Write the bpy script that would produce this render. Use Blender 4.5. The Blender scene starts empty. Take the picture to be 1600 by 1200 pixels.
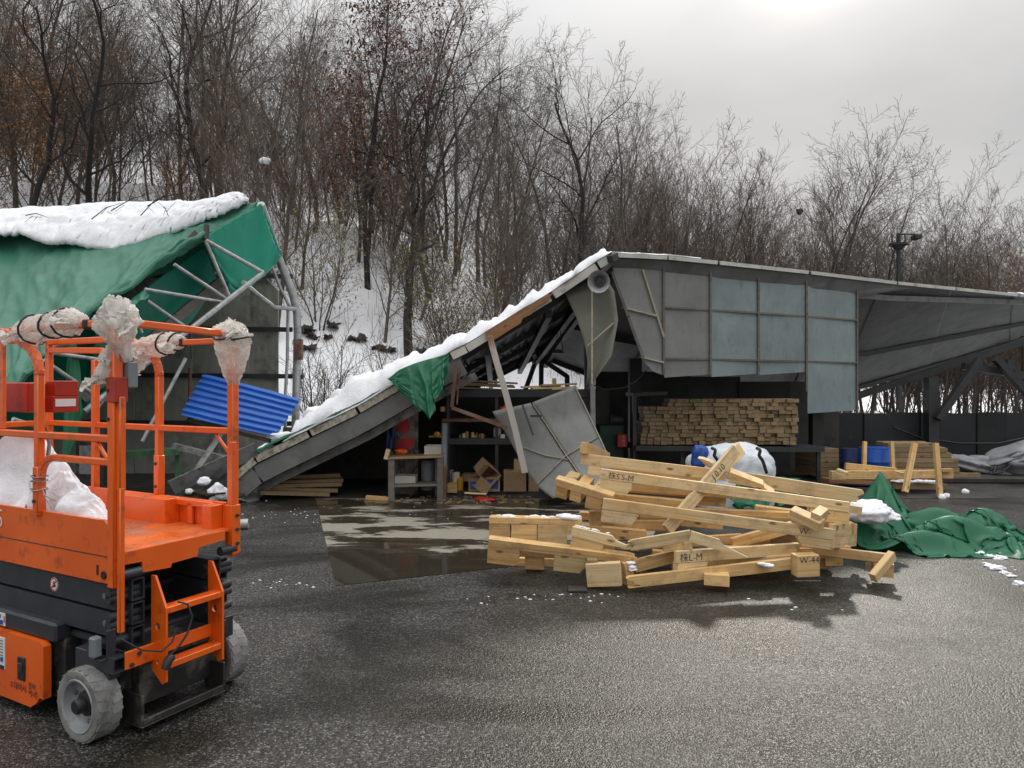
import bpy, bmesh, math, random
import numpy as np
from mathutils import Vector, Matrix, noise
from mathutils.geometry import tessellate_polygon
random.seed(7)
scene = bpy.context.scene
COL = scene.collection
R = math.radians
# ------------------------------------------------------------------ camera
CAMZ = 1.75
FPX = 1120.0                      # focal length in pixels of the 1600 px wide photograph
cam_d = bpy.data.cameras.new('camera')
cam_d.sensor_fit = 'HORIZONTAL'
cam_d.sensor_width = 36.0
cam_d.lens = 36.0 * FPX / 1600.0
cam_d.clip_end = 2000
cam = bpy.data.objects.new('camera', cam_d)
cam.location = (0, 0, CAMZ)
cam.rotation_euler = (R(90), 0, 0)
COL.objects.link(cam)
scene.camera = cam
# ------------------------------------------------------------------ sky and sun
SUN_AZ, SUN_EL = R(22.3), R(30.0)
SDIR = Vector((math.sin(SUN_AZ) * math.cos(SUN_EL), math.cos(SUN_AZ) * math.cos(SUN_EL), math.sin(SUN_EL)))
world = bpy.data.worlds.new("World")
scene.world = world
world.use_nodes = True
wn, wl = world.node_tree.nodes, world.node_tree.links
wn.clear()
def wnode(t, **k):
    n = wn.new(t)
    for a, b in k.items(): setattr(n, a, b)
    return n
w_out = wnode('ShaderNodeOutputWorld')
w_bg = wnode('ShaderNodeBackground')
w_tc = wnode('ShaderNodeTexCoord')
w_sky = wnode('ShaderNodeTexSky', sky_type='NISHITA', sun_disc=False, sun_elevation=SUN_EL, sun_rotation=SUN_AZ)
w_sky_dim = wnode('ShaderNodeVectorMath', operation='SCALE'); w_sky_dim.inputs['Scale'].default_value = 0.06
wl.new(w_sky.outputs[0], w_sky_dim.inputs[0])
w_dot = wnode('ShaderNodeVectorMath', operation='DOT_PRODUCT')
wl.new(w_tc.outputs['Generated'], w_dot.inputs[0]); w_dot.inputs[1].default_value = SDIR
def wmath(op, a, b=None, clamp=False):
    n = wnode('ShaderNodeMath', operation=op, use_clamp=clamp)
    for i, v in enumerate((a, b)):
        if v is None: continue
        if isinstance(v, (int, float)): n.inputs[i].default_value = v
        else: wl.new(v, n.inputs[i])
    return n.outputs[0]
d0 = wmath('MAXIMUM', w_dot.outputs['Value'], 0.0)
core = wmath('MULTIPLY', wmath('POWER', d0, 700.0), 0.8)
halo = wmath('MULTIPLY', wmath('POWER', d0, 60.0), 0.06)
wide = wmath('MULTIPLY', wmath('POWER', d0, 6.0), 0.03)
w_sep = wnode('ShaderNodeSeparateXYZ'); wl.new(w_tc.outputs['Generated'], w_sep.inputs[0])
w_map = wnode('ShaderNodeMapping'); w_map.inputs['Scale'].default_value = (1.6, 1.6, 4.0); w_map.inputs['Rotation'].default_value = (0, R(25), 0)
wl.new(w_tc.outputs['Generated'], w_map.inputs[0])
w_n = wnode('ShaderNodeTexNoise'); w_n.inputs['Scale'].default_value = 2.2; w_n.inputs['Detail'].default_value = 5; w_n.inputs['Roughness'].default_value = 0.5
wl.new(w_map.outputs[0], w_n.inputs['Vector'])
cl = wmath('ADD', wmath('MULTIPLY', wmath('SUBTRACT', w_n.outputs['Fac'], 0.5), 0.42), 1.0)
# an overcast dome: even low down, its unseen top brightened to light the snow
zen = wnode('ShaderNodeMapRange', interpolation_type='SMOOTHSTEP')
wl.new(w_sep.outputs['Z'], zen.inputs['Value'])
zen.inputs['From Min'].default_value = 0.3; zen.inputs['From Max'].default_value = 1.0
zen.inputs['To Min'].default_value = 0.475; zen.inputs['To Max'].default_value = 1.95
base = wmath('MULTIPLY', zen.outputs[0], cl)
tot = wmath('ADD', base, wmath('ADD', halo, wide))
w_gray = wnode('ShaderNodeVectorMath', operation='SCALE'); w_gray.inputs[0].default_value = (1.0, 0.99, 0.985)
wl.new(tot, w_gray.inputs['Scale'])
w_warm = wnode('ShaderNodeVectorMath', operation='SCALE'); w_warm.inputs[0].default_value = (1.0, 0.93, 0.74)
wl.new(core, w_warm.inputs['Scale'])
w_a = wnode('ShaderNodeVectorMath', operation='ADD'); wl.new(w_gray.outputs[0], w_a.inputs[0]); wl.new(w_warm.outputs[0], w_a.inputs[1])
w_mix = wnode('ShaderNodeMix', data_type='RGBA'); w_mix.inputs[0].default_value = 0.94
wl.new(w_sky_dim.outputs[0], w_mix.inputs[6]); wl.new(w_a.outputs[0], w_mix.inputs[7])
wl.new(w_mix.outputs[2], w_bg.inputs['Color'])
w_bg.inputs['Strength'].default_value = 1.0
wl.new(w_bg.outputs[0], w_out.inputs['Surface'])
sun_d = bpy.data.lights.new('sun', 'SUN')
sun_d.energy = 1.5; sun_d.angle = R(2.5); sun_d.color = (1.0, 0.93, 0.82)
sun = bpy.data.objects.new('sun', sun_d)
sun.rotation_euler = (-SDIR).to_track_quat('-Z', 'Y').to_euler()
sun.location = (10, 30, 30)
COL.objects.link(sun)
scene.view_settings.view_transform = 'Standard'
scene.view_settings.look = 'None'
scene.view_settings.exposure = 0.3
scene.view_settings.gamma = 1.0
scene.view_settings.use_curve_mapping = False
# ------------------------------------------------------------------ helpers
def P(px, py, D):
    """point of the place seen at photograph pixel px, py and standing D metres away"""
    return Vector(((px - 800) / FPX * D, D, CAMZ - (py - 600) / FPX * D))
def G(px, py, z=0.0):
    D = (CAMZ - z) * FPX / (py - 600.0)
    return Vector(((px - 800) / FPX * D, D, z))
def lerp(a, b, t): return a + (b - a) * t
def curve_at(pts, t):
    """point at fraction t of a polyline of vectors, by index"""
    n = len(pts) - 1
    f = min(max(t, 0.0), 1.0) * n
    i = min(int(f), n - 1)
    return pts[i].lerp(pts[i + 1], f - i)
def nz(p, s=1.0): return noise.noise(Vector(p) * s)
def fbm(p, s=1.0, o=4): return noise.fractal(Vector(p) * s, 1.0, 2.0, o)
W = {}                                           # world matrix of every built object
def place(o, parent=None, M=None):
    M = M or Matrix.Identity(4)
    COL.objects.link(o)
    if parent is not None:
        o.parent = parent
        o.matrix_basis = W[parent.name].inverted() @ M
    else:
        o.matrix_basis = M
    W[o.name] = M.copy()
    return o
def tag(o, label=None, cat=None, group=None, kind=None):
    if label: o['label'] = label
    if cat: o['category'] = cat
    if group: o['group'] = group
    if kind: o['kind'] = kind
    return o
def thing(name, label, cat, loc=(0, 0, 0), group=None, M=None):
    o = bpy.data.objects.new(name, None)
    o.empty_display_size = 0.1
    place(o, None, M or Matrix.Translation(Vector(loc)))
    return tag(o, label, cat, group)
def from_mesh(name, me, parent=None, M=None):
    return place(bpy.data.objects.new(name, me), parent, M)
class MB:
    """collects shapes in one mesh"""
    def __init__(s): s.v = []; s.f = []; s.m = []; s.cur = 0
    def add(s, vs, fs):
        b = len(s.v); s.v.extend([tuple(v) for v in vs])
        for f in fs: s.f.append([i + b for i in f]); s.m.append(s.cur)
        return s
    def box(s, lo, hi, M=None, ch=0.0):
        lo, hi = Vector(lo), Vector(hi)
        x0, y0, z0 = lo; x1, y1, z1 = hi
        if ch <= 0:
            vs = [Vector(p) for p in ((x0,y0,z0),(x1,y0,z0),(x1,y1,z0),(x0,y1,z0),(x0,y0,z1),(x1,y0,z1),(x1,y1,z1),(x0,y1,z1))]
            fs = [(0,3,2,1),(4,5,6,7),(0,1,5,4),(1,2,6,5),(2,3,7,6),(3,0,4,7)]
        else:
            c = min(ch, (x1-x0)*.45, (y1-y0)*.45, (z1-z0)*.45)
            bm = bmesh.new(); bmesh.ops.create_cube(bm, size=1.0)
            for v in bm.verts: v.co = Vector(((x0+x1)/2 + v.co.x*(x1-x0), (y0+y1)/2 + v.co.y*(y1-y0), (z0+z1)/2 + v.co.z*(z1-z0)))
            bmesh.ops.bevel(bm, geom=bm.edges[:] , offset=c, segments=1, affect='EDGES')
            bm.verts.index_update()
            vs = [v.co.copy() for v in bm.verts]; fs = [[v.index for v in f.verts] for f in bm.faces]; bm.free()
        if M: vs = [M @ v for v in vs]
        return s.add(vs, fs)
    def bar(s, p0, p1, w, h, up=(0,0,1), ch=0.0):
        """rectangular bar from p0 to p1, w wide and h high along up"""
        M, L = frame(p0, p1, up)
        return s.box((0,-w/2,-h/2), (L,w/2,h/2), M, ch)
    def tube(s, pts, r, n=8, cap=True, r1=None):
        pts = [Vector(p) for p in pts]
        k = len(pts); rs = [r if r1 is None else r + (r1-r)*i/(k-1) for i in range(k)]
        if isinstance(r, (list, tuple)): rs = list(r)
        vs = []; ref = None
        for i, p in enumerate(pts):
            t = (pts[min(i+1,k-1)] - pts[max(i-1,0)])
            if t.length < 1e-9: t = Vector((0,0,1))
            t.normalize()
            if ref is None: ref = t.orthogonal().normalized()
            ref = (ref - t*ref.dot(t))
            if ref.length < 1e-6: ref = t.orthogonal()
            ref.normalize(); b = t.cross(ref)
            for j in range(n):
                a = 2*math.pi*j/n
                vs.append(p + (ref*math.cos(a) + b*math.sin(a))*rs[i])
        fs = []
        for i in range(k-1):
            for j in range(n):
                fs.append((i*n+j, i*n+(j+1)%n, (i+1)*n+(j+1)%n, (i+1)*n+j))
        if cap: fs.append(tuple(range(n-1,-1,-1))); fs.append(tuple(range((k-1)*n, k*n)))
        return s.add(vs, fs)
    def lathe(s, prof, n=24, M=None, closed=False):
        """profile of (radius, x) turned about the local X axis"""
        vs = []
        for r, x in prof:
            for j in range(n):
                a = 2*math.pi*j/n
                vs.append(Vector((x, r*math.cos(a), r*math.sin(a))))
        k = len(prof); fs = []
        for i in range(k if closed else k-1):
            i2 = (i+1) % k
            for j in range(n):
                fs.append((i*n+j, i2*n+j, i2*n+(j+1)%n, i*n+(j+1)%n))
        if M: vs = [M @ v for v in vs]
        return s.add(vs, fs)
    def prism(s, poly, t, M=None, holes=()):
        """outline in local XZ (with holes), thickness t along local +Y"""
        loops = [[Vector((x,0,z)) for x,z in poly]] + [[Vector((x,0,z)) for x,z in h] for h in holes]
        flat = [v for l in loops for v in l]; n = len(flat)
        tris = tessellate_polygon([[Vector((v.x,v.z,0)) for v in l] for l in loops])
        vs = flat + [v + Vector((0,t,0)) for v in flat]
        fs = []
        for a,b,c in tris:
            fs.append((a,b,c)); fs.append((c+n,b+n,a+n))
        o = 0
        for l in loops:
            m = len(l)
            for i in range(m):
                j = (i+1) % m
                fs.append((o+i, o+i+n, o+j+n, o+j))
            o += m
        if M: vs = [M @ v for v in vs]
        return s.add(vs, fs)
    def grid(s, rows, thick=0.0):
        """sheet through rows of points; thick gives it a back side along its normals"""
        m = len(rows); n = len(rows[0])
        vs = [p for r in rows for p in r]
        fs = [(i*n+j, i*n+j+1, (i+1)*n+j+1, (i+1)*n+j) for i in range(m-1) for j in range(n-1)]
        if thick:
            nn = []
            for i in range(m):
                for j in range(n):
                    a = rows[i][min(j+1,n-1)] - rows[i][max(j-1,0)]
                    b = rows[min(i+1,m-1)][j] - rows[max(i-1,0)][j]
                    c = a.cross(b)
                    nn.append(c.normalized() if c.length > 1e-9 else Vector((0,0,1)))
            k = len(vs)
            vs = vs + [p - q*thick for p, q in zip(vs, nn)]
            fs = fs + [tuple(i+k for i in reversed(f)) for f in fs]
            ed = [i*n for i in range(m)] ; 
            ring = list(range(n)) + [i*n+n-1 for i in range(1,m)] + [(m-1)*n+j for j in range(n-2,-1,-1)] + [i*n for i in range(m-2,0,-1)]
            for a, b in zip(ring, ring[1:] + ring[:1]):
                fs.append((b, a, a+k, b+k))
        return s.add(vs, fs)
    def mesh(s, name, mats, smooth=False, recalc=True):
        me = bpy.data.meshes.new(name)
        me.from_pydata([tuple(v) for v in s.v], [], s.f)
        for m in (mats if isinstance(mats, (list, tuple)) else [mats]): me.materials.append(m)
        if any(s.m): me.polygons.foreach_set('material_index', s.m)
        if recalc and len(s.f) < 20000:
            bm = bmesh.new(); bm.from_mesh(me); bmesh.ops.recalc_face_normals(bm, faces=bm.faces); bm.to_mesh(me); bm.free()
        if smooth:
            me.polygons.foreach_set('use_smooth', [True]*len(me.polygons))
            if smooth != 'all':
                try: me.set_sharp_from_angle(angle=R(smooth if smooth is not True else 40))
                except Exception: pass
        me.update()
        return me
    def build(s, name, mat, parent=None, M=None, smooth=False, local=False):
        """local: the shapes were given in the coordinates of M (or of the parent); else in world coordinates"""
        if M is None:
            if parent is not None: M = W[parent.name]
            elif not local and s.v:
                n = len(s.v); zs = min(v[2] for v in s.v)
                M = Matrix.Translation((sum(v[0] for v in s.v)/n, sum(v[1] for v in s.v)/n, zs))
            else: M = Matrix.Identity(4)
        if not local:
            inv = M.inverted(); s.v = [tuple(inv @ Vector(v)) for v in s.v]
        return from_mesh(name, s.mesh(name, mat, smooth), parent, M)
def frame(p0, p1, up=(0,0,1)):
    p0, p1 = Vector(p0), Vector(p1)
    x = p1 - p0; L = x.length; x.normalize()
    up = Vector(up)
    if abs(x.dot(up)) > 0.999: up = Vector((0,1,0))
    y = up.cross(x).normalized(); z = x.cross(y)
    M = Matrix((x, y, z)).transposed().to_4x4(); M.translation = p0
    return M, L
def drape(pos, ku, kv, pinned, iters=200, g=.0016, floor=None, bend=.25, seed=0, jit=.004, drag=.93, target=None):
    """let a sheet (rows x columns of points) settle: ku, kv are the slack along rows and columns"""
    x = np.array([[tuple(p) for p in r] for r in pos], dtype=np.float64); m, n, _ = x.shape
    rs = np.random.RandomState(seed)
    w = np.where(pinned, 0.0, 1.0)[..., None]
    cons = []
    def con(sa, sb, k, st):
        L = np.linalg.norm(x[sb]-x[sa], axis=-1, keepdims=True)*k
        cons.append((sa, sb, L, st))
    S = np.s_
    for o in (0,1):
        con(S[:, o:n-1:2], S[:, o+1:n:2], ku, 1.0); con(S[o:m-1:2, :], S[o+1:m:2, :], kv, 1.0)
    kd = ((ku*ku+kv*kv)/2)**.5
    for o in (0,1):
        con(S[o:m-1:2, :-1], S[o+1:m:2, 1:], kd, .5); con(S[o:m-1:2, 1:], S[o+1:m:2, :-1], kd, .5)
    for o in range(4):
        con(S[:, o:n-2:4], S[:, o+2:n:4], ku, bend); con(S[o:m-2:4, :], S[o+2:m:4, :], kv, bend)
    x = x + w*rs.normal(0, jit, x.shape); v = np.zeros_like(x); x0 = x.copy()
    for it in range(iters):
        v *= drag; v[..., 2] -= g; xp = x.copy(); x = x + v*w
        for rep in range(3):
            for sa, sb, L, st in cons:
                d = x[sb]-x[sa]; l = np.linalg.norm(d, axis=-1, keepdims=True)+1e-9
                wa, wb = w[sa], w[sb]; ws = wa+wb+1e-9
                c = st*(l-L)/l*d/ws
                x[sa] += wa*c; x[sb] -= wb*c
        if floor is not None:
            f = floor(x[..., 0], x[..., 1]); lo = x[..., 2] < f
            x[..., 2] = np.where(lo, f, x[..., 2]); 
            xp[lo] = x[lo]*.6 + xp[lo]*.4
        v = np.clip(x-xp, -.03, .03)
    return [[Vector(p) for p in r] for r in x]
def circle(cx, cz, r, n=14): return [(cx + r*math.cos(2*math.pi*i/n), cz + r*math.sin(2*math.pi*i/n)) for i in range(n)]
# ------------------------------------------------------------------ materials
def new_mat(name):
    m = bpy.data.materials.new(name); m.use_nodes = True
    nt = m.node_tree; b = nt.nodes['Principled BSDF']
    return m, nt, b
def nd(nt, t, **k):
    n = nt.nodes.new(t)
    for a, v in k.items(): setattr(n, a, v)
    return n
def ramp(nt, fac, stops):
    r = nd(nt, 'ShaderNodeValToRGB'); e = r.color_ramp.elements
    while len(e) < len(stops): e.new(0.5)
    for el, (p, c) in zip(e, stops):
        el.position = p; el.color = (*c, 1) if len(c) == 3 else c
    nt.links.new(fac, r.inputs[0]); return r.outputs[0]
def noise_node(nt, scale, detail=5, stretch=None, rough=0.55, dist=0.0, world=False):
    tc = nd(nt, 'ShaderNodeTexCoord')
    src = tc.outputs['Object']
    if world: src = nd(nt, 'ShaderNodeNewGeometry').outputs['Position']
    mp = nd(nt, 'ShaderNodeMapping'); nt.links.new(src, mp.inputs[0])
    if stretch: mp.inputs['Scale'].default_value = stretch
    oi = nd(nt, 'ShaderNodeObjectInfo')
    cm = nd(nt, 'ShaderNodeCombineXYZ')
    mu = nd(nt, 'ShaderNodeMath', operation='MULTIPLY'); mu.inputs[1].default_value = 0.0 if world else 37.0
    nt.links.new(oi.outputs['Random'], mu.inputs[0])
    for i in range(3): nt.links.new(mu.outputs[0], cm.inputs[i])
    nt.links.new(cm.outputs[0], mp.inputs['Location'])
    n = nd(nt, 'ShaderNodeTexNoise')
    n.inputs['Scale'].default_value = scale; n.inputs['Detail'].default_value = detail
    n.inputs['Roughness'].default_value = rough; n.inputs['Distortion'].default_value = dist
    nt.links.new(mp.outputs[0], n.inputs['Vector'])
    return n.outputs['Fac']
def mixc(nt, fac, a, b, mode='MIX'):
    m = nd(nt, 'ShaderNodeMix', data_type='RGBA', blend_type=mode)
    for i, v in ((0, fac), (6, a), (7, b)):
        if isinstance(v, (int, float)): m.inputs[i].default_value = v
        elif isinstance(v, (tuple, list)): m.inputs[i].default_value = (*v, 1)
        else: nt.links.new(v, m.inputs[i])
    return m.outputs[2]
def bump(nt, b, h, strength=0.3, dist=0.01):
    bn = nd(nt, 'ShaderNodeBump'); bn.inputs['Strength'].default_value = strength; bn.inputs['Distance'].default_value = dist
    nt.links.new(h, bn.inputs['Height'])
    nt.links.new(bn.outputs[0], b.inputs['Normal'])
def vary(nt, col, amt):
    oi = nd(nt, 'ShaderNodeObjectInfo')
    mr = nd(nt, 'ShaderNodeMapRange'); mr.inputs['To Min'].default_value = 1-amt; mr.inputs['To Max'].default_value = 1+amt
    nt.links.new(oi.outputs['Random'], mr.inputs['Value'])
    hs = nd(nt, 'ShaderNodeHueSaturation')
    nt.links.new(mr.outputs[0], hs.inputs['Value'])
    if isinstance(col, tuple): hs.inputs['Color'].default_value = (*col, 1)
    else: nt.links.new(col, hs.inputs['Color'])
    return hs.outputs[0]
def mk(name, c1, c2=None, scale=6, rough=0.6, rough2=None, metal=0.0, bmp=0.0, bscale=40, bdist=0.01, stretch=None, dirt=None, dscale=3.0, damt=(0.55,0.7), rand=0.0, detail=6, spec=None, trans=0.0, coat=0.0, lo=0.35, hi=0.65):
    m, nt, b = new_mat(name)
    f = noise_node(nt, scale, detail, stretch)
    col = ramp(nt, f, [(lo, c1), (hi, c2 or tuple(x*0.8 for x in c1))])
    if dirt:
        f2 = noise_node(nt, dscale, 7, None, 0.65)
        col = mixc(nt, ramp(nt, f2, [(damt[0], (0,0,0)), (damt[1], (1,1,1))]), col, dirt)
    if rand: col = vary(nt, col, rand)
    nt.links.new(col, b.inputs['Base Color'])
    b.inputs['Metallic'].default_value = metal
    if rough2 is None: b.inputs['Roughness'].default_value = rough
    else:
        f3 = noise_node(nt, scale*1.7, 4)
        mr = nd(nt, 'ShaderNodeMapRange'); mr.inputs['From Min'].default_value = .35; mr.inputs['From Max'].default_value = .65
        mr.inputs['To Min'].default_value = rough; mr.inputs['To Max'].default_value = rough2
        nt.links.new(f3, mr.inputs['Value']); nt.links.new(mr.outputs[0], b.inputs['Roughness'])
    if spec is not None: b.inputs['Specular IOR Level'].default_value = spec
    if trans: b.inputs['Transmission Weight'].default_value = trans
    if coat: b.inputs['Coat Weight'].default_value = coat; b.inputs['Coat Roughness'].default_value = 0.15
    if bmp: bump(nt, b, noise_node(nt, bscale, 4, stretch), bmp, bdist)
    return m
def wood_mat(name, light, dark, orange, rand=0.12, grime=0.0):
    m, nt, b = new_mat(name)
    g = noise_node(nt, 1.0, 6, (1.0, 34, 34), 0.65, 0.5)
    fine = noise_node(nt, 1.0, 3, (4, 160, 160), 0.5)
    col = ramp(nt, g, [(0.32, tuple(x*.75 for x in dark)), (0.42, dark), (0.5, light), (0.60, light), (0.72, orange)])
    col = mixc(nt, 0.42, col, ramp(nt, fine, [(0.3, tuple(x*0.5 for x in light)), (0.7, tuple(min(1,x*1.1) for x in light))]))
    big = noise_node(nt, 1.3, 3, (1, 3, 3))
    col = mixc(nt, ramp(nt, big, [(0.5, (0,0,0)), (0.72, (.75,.75,.75))]), col, orange)
    # knots
    tc = nd(nt, 'ShaderNodeTexCoord'); mp = nd(nt, 'ShaderNodeMapping'); mp.inputs['Scale'].default_value = (3.3, 8, 8)
    oi = nd(nt, 'ShaderNodeObjectInfo'); mu = nd(nt, 'ShaderNodeMath', operation='MULTIPLY'); mu.inputs[1].default_value = 51.0
    cm = nd(nt, 'ShaderNodeCombineXYZ'); nt.links.new(oi.outputs['Random'], mu.inputs[0])
    for i in range(3): nt.links.new(mu.outputs[0], cm.inputs[i])
    nt.links.new(tc.outputs['Object'], mp.inputs[0]); nt.links.new(cm.outputs[0], mp.inputs['Location'])
    vo = nd(nt, 'ShaderNodeTexVoronoi'); vo.inputs['Scale'].default_value = 1.0; nt.links.new(mp.outputs[0], vo.inputs['Vector'])
    k = ramp(nt, vo.outputs['Distance'], [(0.07, (1,1,1)), (0.15, (0,0,0))])
    col = mixc(nt, k, col, tuple(x*0.35 for x in orange))
    if grime:
        f2 = noise_node(nt, 5, 7, None, 0.7)
        col = mixc(nt, ramp(nt, f2, [(0.5, (0,0,0)), (0.68, (grime,)*3)]), col, (0.10, 0.085, 0.065))
    col = vary(nt, col, rand)
    nt.links.new(col, b.inputs['Base Color'])
    b.inputs['Roughness'].default_value = 0.62
    bump(nt, b, fine, 0.12, 0.004)
    return m
MAT = {}
MAT['wood'] = wood_mat('fresh_pine', (0.70,0.47,0.21), (0.52,0.31,0.115), (0.60,0.29,0.085), 0.24, 0.42)
MAT['wood_pale'] = wood_mat('pale_pine', (0.76,0.585,0.33), (0.60,0.42,0.20), (0.66,0.42,0.17), 0.18, 0.42)
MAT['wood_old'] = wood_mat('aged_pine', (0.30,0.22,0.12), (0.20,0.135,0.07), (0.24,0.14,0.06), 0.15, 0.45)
MAT['wood_grey'] = wood_mat('weathered_board', (0.17,0.155,0.135), (0.09,0.08,0.07), (0.14,0.11,0.08), 0.15, 0.5)
MAT['wood_brown'] = wood_mat('brown_board', (0.27,0.135,0.06), (0.17,0.075,0.032), (0.33,0.15,0.05), 0.1, 0.3)
MAT['wood_dark'] = mk('dark_board', (0.05,0.042,0.035), (0.022,0.019,0.017), 3, .75, bmp=.2, stretch=(1,8,8), rand=.2)
MAT['orange'] = mk('orange_paint', (0.81,0.13,0.008), (0.72,0.105,0.006), 3, .28, .42, dirt=(0.20,0.05,0.02), dscale=8, damt=(.56,.76), coat=.25, bmp=.04, bscale=60)
MAT['orange_deck'] = mk('wet_orange_deck', (0.70,0.16,0.03), (0.52,0.10,0.02), 5, .12, .5, dirt=(0.36,0.17,0.10), dscale=5, damt=(.5,.62), bmp=.15, bscale=50)
MAT['red'] = mk('red_paint', (0.42,0.03,0.012), (0.33,0.022,0.01), 4, .35, dirt=(.12,.03,.02), dscale=6)
MAT['lift_black'] = mk('dark_slate_paint', (0.030,0.036,0.044), (0.019,0.023,0.029), 4, .35, .6, dirt=(.06,.06,.058), dscale=5, damt=(.58,.78), bmp=.06)
MAT['black'] = mk('black_rubber', (0.012,0.012,0.013), (0.02,0.02,0.021), 8, .55)
MAT['grime_black'] = mk('grimy_undercarriage', (0.03,0.028,0.026), (0.012,0.012,0.012), 8, .6, dirt=(.13,.12,.10), dscale=6, damt=(.5,.66), bmp=.2)
MAT['tyre'] = mk('grey_tyre', (0.24,0.245,0.24), (0.17,0.172,0.168), 6, .75, dirt=(.08,.078,.07), dscale=8, damt=(.52,.72), bmp=.1)
MAT['rim'] = mk('grey_rim', (0.28,0.30,0.31), (0.21,0.225,0.23), 5, .42, dirt=(.09,.09,.085), dscale=8, damt=(.54,.72))
MAT['steel'] = mk('bare_steel', (0.42,0.42,0.42), (0.3,0.3,0.3), 9, .32, .5, metal=.85)
MAT['galv'] = mk('galvanised_pipe', (0.42,0.43,0.43), (0.30,0.31,0.315), 10, .42, .6, metal=.45, dirt=(.16,.15,.13), dscale=5, damt=(.55,.75))
MAT['galv_dull'] = mk('dull_sheet_metal', (0.30,0.31,0.31), (0.21,0.215,0.21), 5, .5, metal=.3, dirt=(.10,.09,.075), dscale=6, damt=(.5,.7))
MAT['dark_steel'] = mk('black_steel', (0.026,0.028,0.032), (0.04,0.041,0.043), 5, .5, dirt=(.06,.04,.03), dscale=6, damt=(.58,.74))
MAT['rust_steel'] = mk('rusty_steel', (0.17,0.085,0.052), (0.11,0.055,0.036), 7, .7, dirt=(.22,.19,.17), dscale=5, bmp=.1)
MAT['fascia'] = mk('cream_fascia', (0.54,0.53,0.48), (0.44,0.43,0.39), 4, .5, dirt=(.16,.15,.13), dscale=5, damt=(.56,.74), rand=.08)
MAT['fascia_old'] = mk('lichened_fascia', (0.42,0.40,0.33), (0.27,0.25,0.2), 18, .8, dirt=(.12,.11,.085), dscale=9, damt=(.5,.66), bmp=.3, rand=.08)
MAT['roof'] = mk('grey_roof_sheet', (0.155,0.16,0.157), (0.115,0.12,0.118), 2, .6, dirt=(.08,.08,.075), dscale=2.5, damt=(.5,.75), bmp=.05)
MAT['roof_light'] = mk('pale_beam', (0.36,0.37,0.37), (0.28,0.29,0.29), 4, .5, dirt=(.14,.13,.12), dscale=4)
MAT['wall_panel'] = mk('olive_wall_sheet', (0.33,0.335,0.29), (0.26,0.265,0.225), 2.5, .6, stretch=(4,4,.7), dirt=(.07,.07,.055), dscale=2, damt=(.52,.75), rand=.12, bmp=.04)
MAT['blue_sheet'] = mk('blue_roof_sheet', (0.022,0.135,0.52), (0.018,0.11,0.44), 4, .38, .5, dirt=(.06,.09,.16), dscale=3.4, damt=(.62,.74), bmp=.04)
MAT['blue_plastic'] = mk('blue_plastic', (0.012,0.10,0.50), (0.010,0.08,0.40), 4, .35)
MAT['blue_dark'] = mk('navy_plastic', (0.008,0.024,0.10), (0.006,0.018,0.075), 4, .5)
MAT['cardboard'] = mk('cardboard', (0.40,0.27,0.15), (0.33,0.21,0.115), 4, .8, rand=.15, dirt=(.2,.13,.07), dscale=4, damt=(.6,.8))
MAT['white_card'] = mk('white_card', (0.62,0.60,0.54), (0.52,0.50,0.44), 5, .7, dirt=(.25,.22,.17), dscale=6, damt=(.58,.78))
MAT['batten'] = wood_mat('pale_batten', (0.44,0.40,0.31), (0.34,0.30,0.22), (0.38,0.30,0.19), .1, .4)
MAT['white'] = mk('white_print', (0.72,0.72,0.72), (0.66,0.66,0.66), 8, .5)
MAT['blue_print'] = mk('blue_print', (0.02,0.08,0.34), (0.015,0.06,0.28), 8, .5)
MAT['red_print'] = mk('red_print', (0.5,0.02,0.03), (0.42,0.02,0.03), 8, .5)
MAT['yellow'] = mk('yellow_plastic', (0.55,0.31,0.02), (0.46,0.25,0.02), 6, .45)
MAT['green_paint'] = mk('pale_green_steel', (0.10,0.22,0.12), (0.07,0.155,0.085), 5, .5, dirt=(.05,.05,.04), dscale=5)
MAT['machine_green'] = mk('dark_green_steel', (0.02,0.07,0.045), (0.014,0.05,0.034), 5, .5)
MAT['ink'] = mk('marker_ink', (0.02,0.02,0.024), (0.03,0.03,0.034), 9, .6)
MAT['grey_post'] = mk('grey_painted_post', (0.20,0.225,0.24), (0.15,0.17,0.185), 4, .5, dirt=(.10,.08,.06), dscale=6)
MAT['fence'] = mk('black_sheet_fence', (0.020,0.023,0.026), (0.013,0.015,0.018), 2, .5, rand=.35, dirt=(.05,.05,.05), dscale=4, damt=(.6,.8))
MAT['grey_tarp'] = mk('grey_tarpaulin', (0.25,0.255,0.275), (0.18,0.185,0.20), 3, .55, bmp=.3, bscale=12, bdist=.04)
MAT['bag'] = mk('white_woven_bag', (0.70,0.74,0.80), (0.58,0.62,0.68), 3, .6, bmp=.4, bscale=9, bdist=.05)
MAT['ash'] = mk('stained_board', (0.25,0.225,0.205), (0.17,0.15,0.135), 12, .85, dirt=(.07,.06,.055), dscale=7, damt=(.5,.6), bmp=.2)
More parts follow.
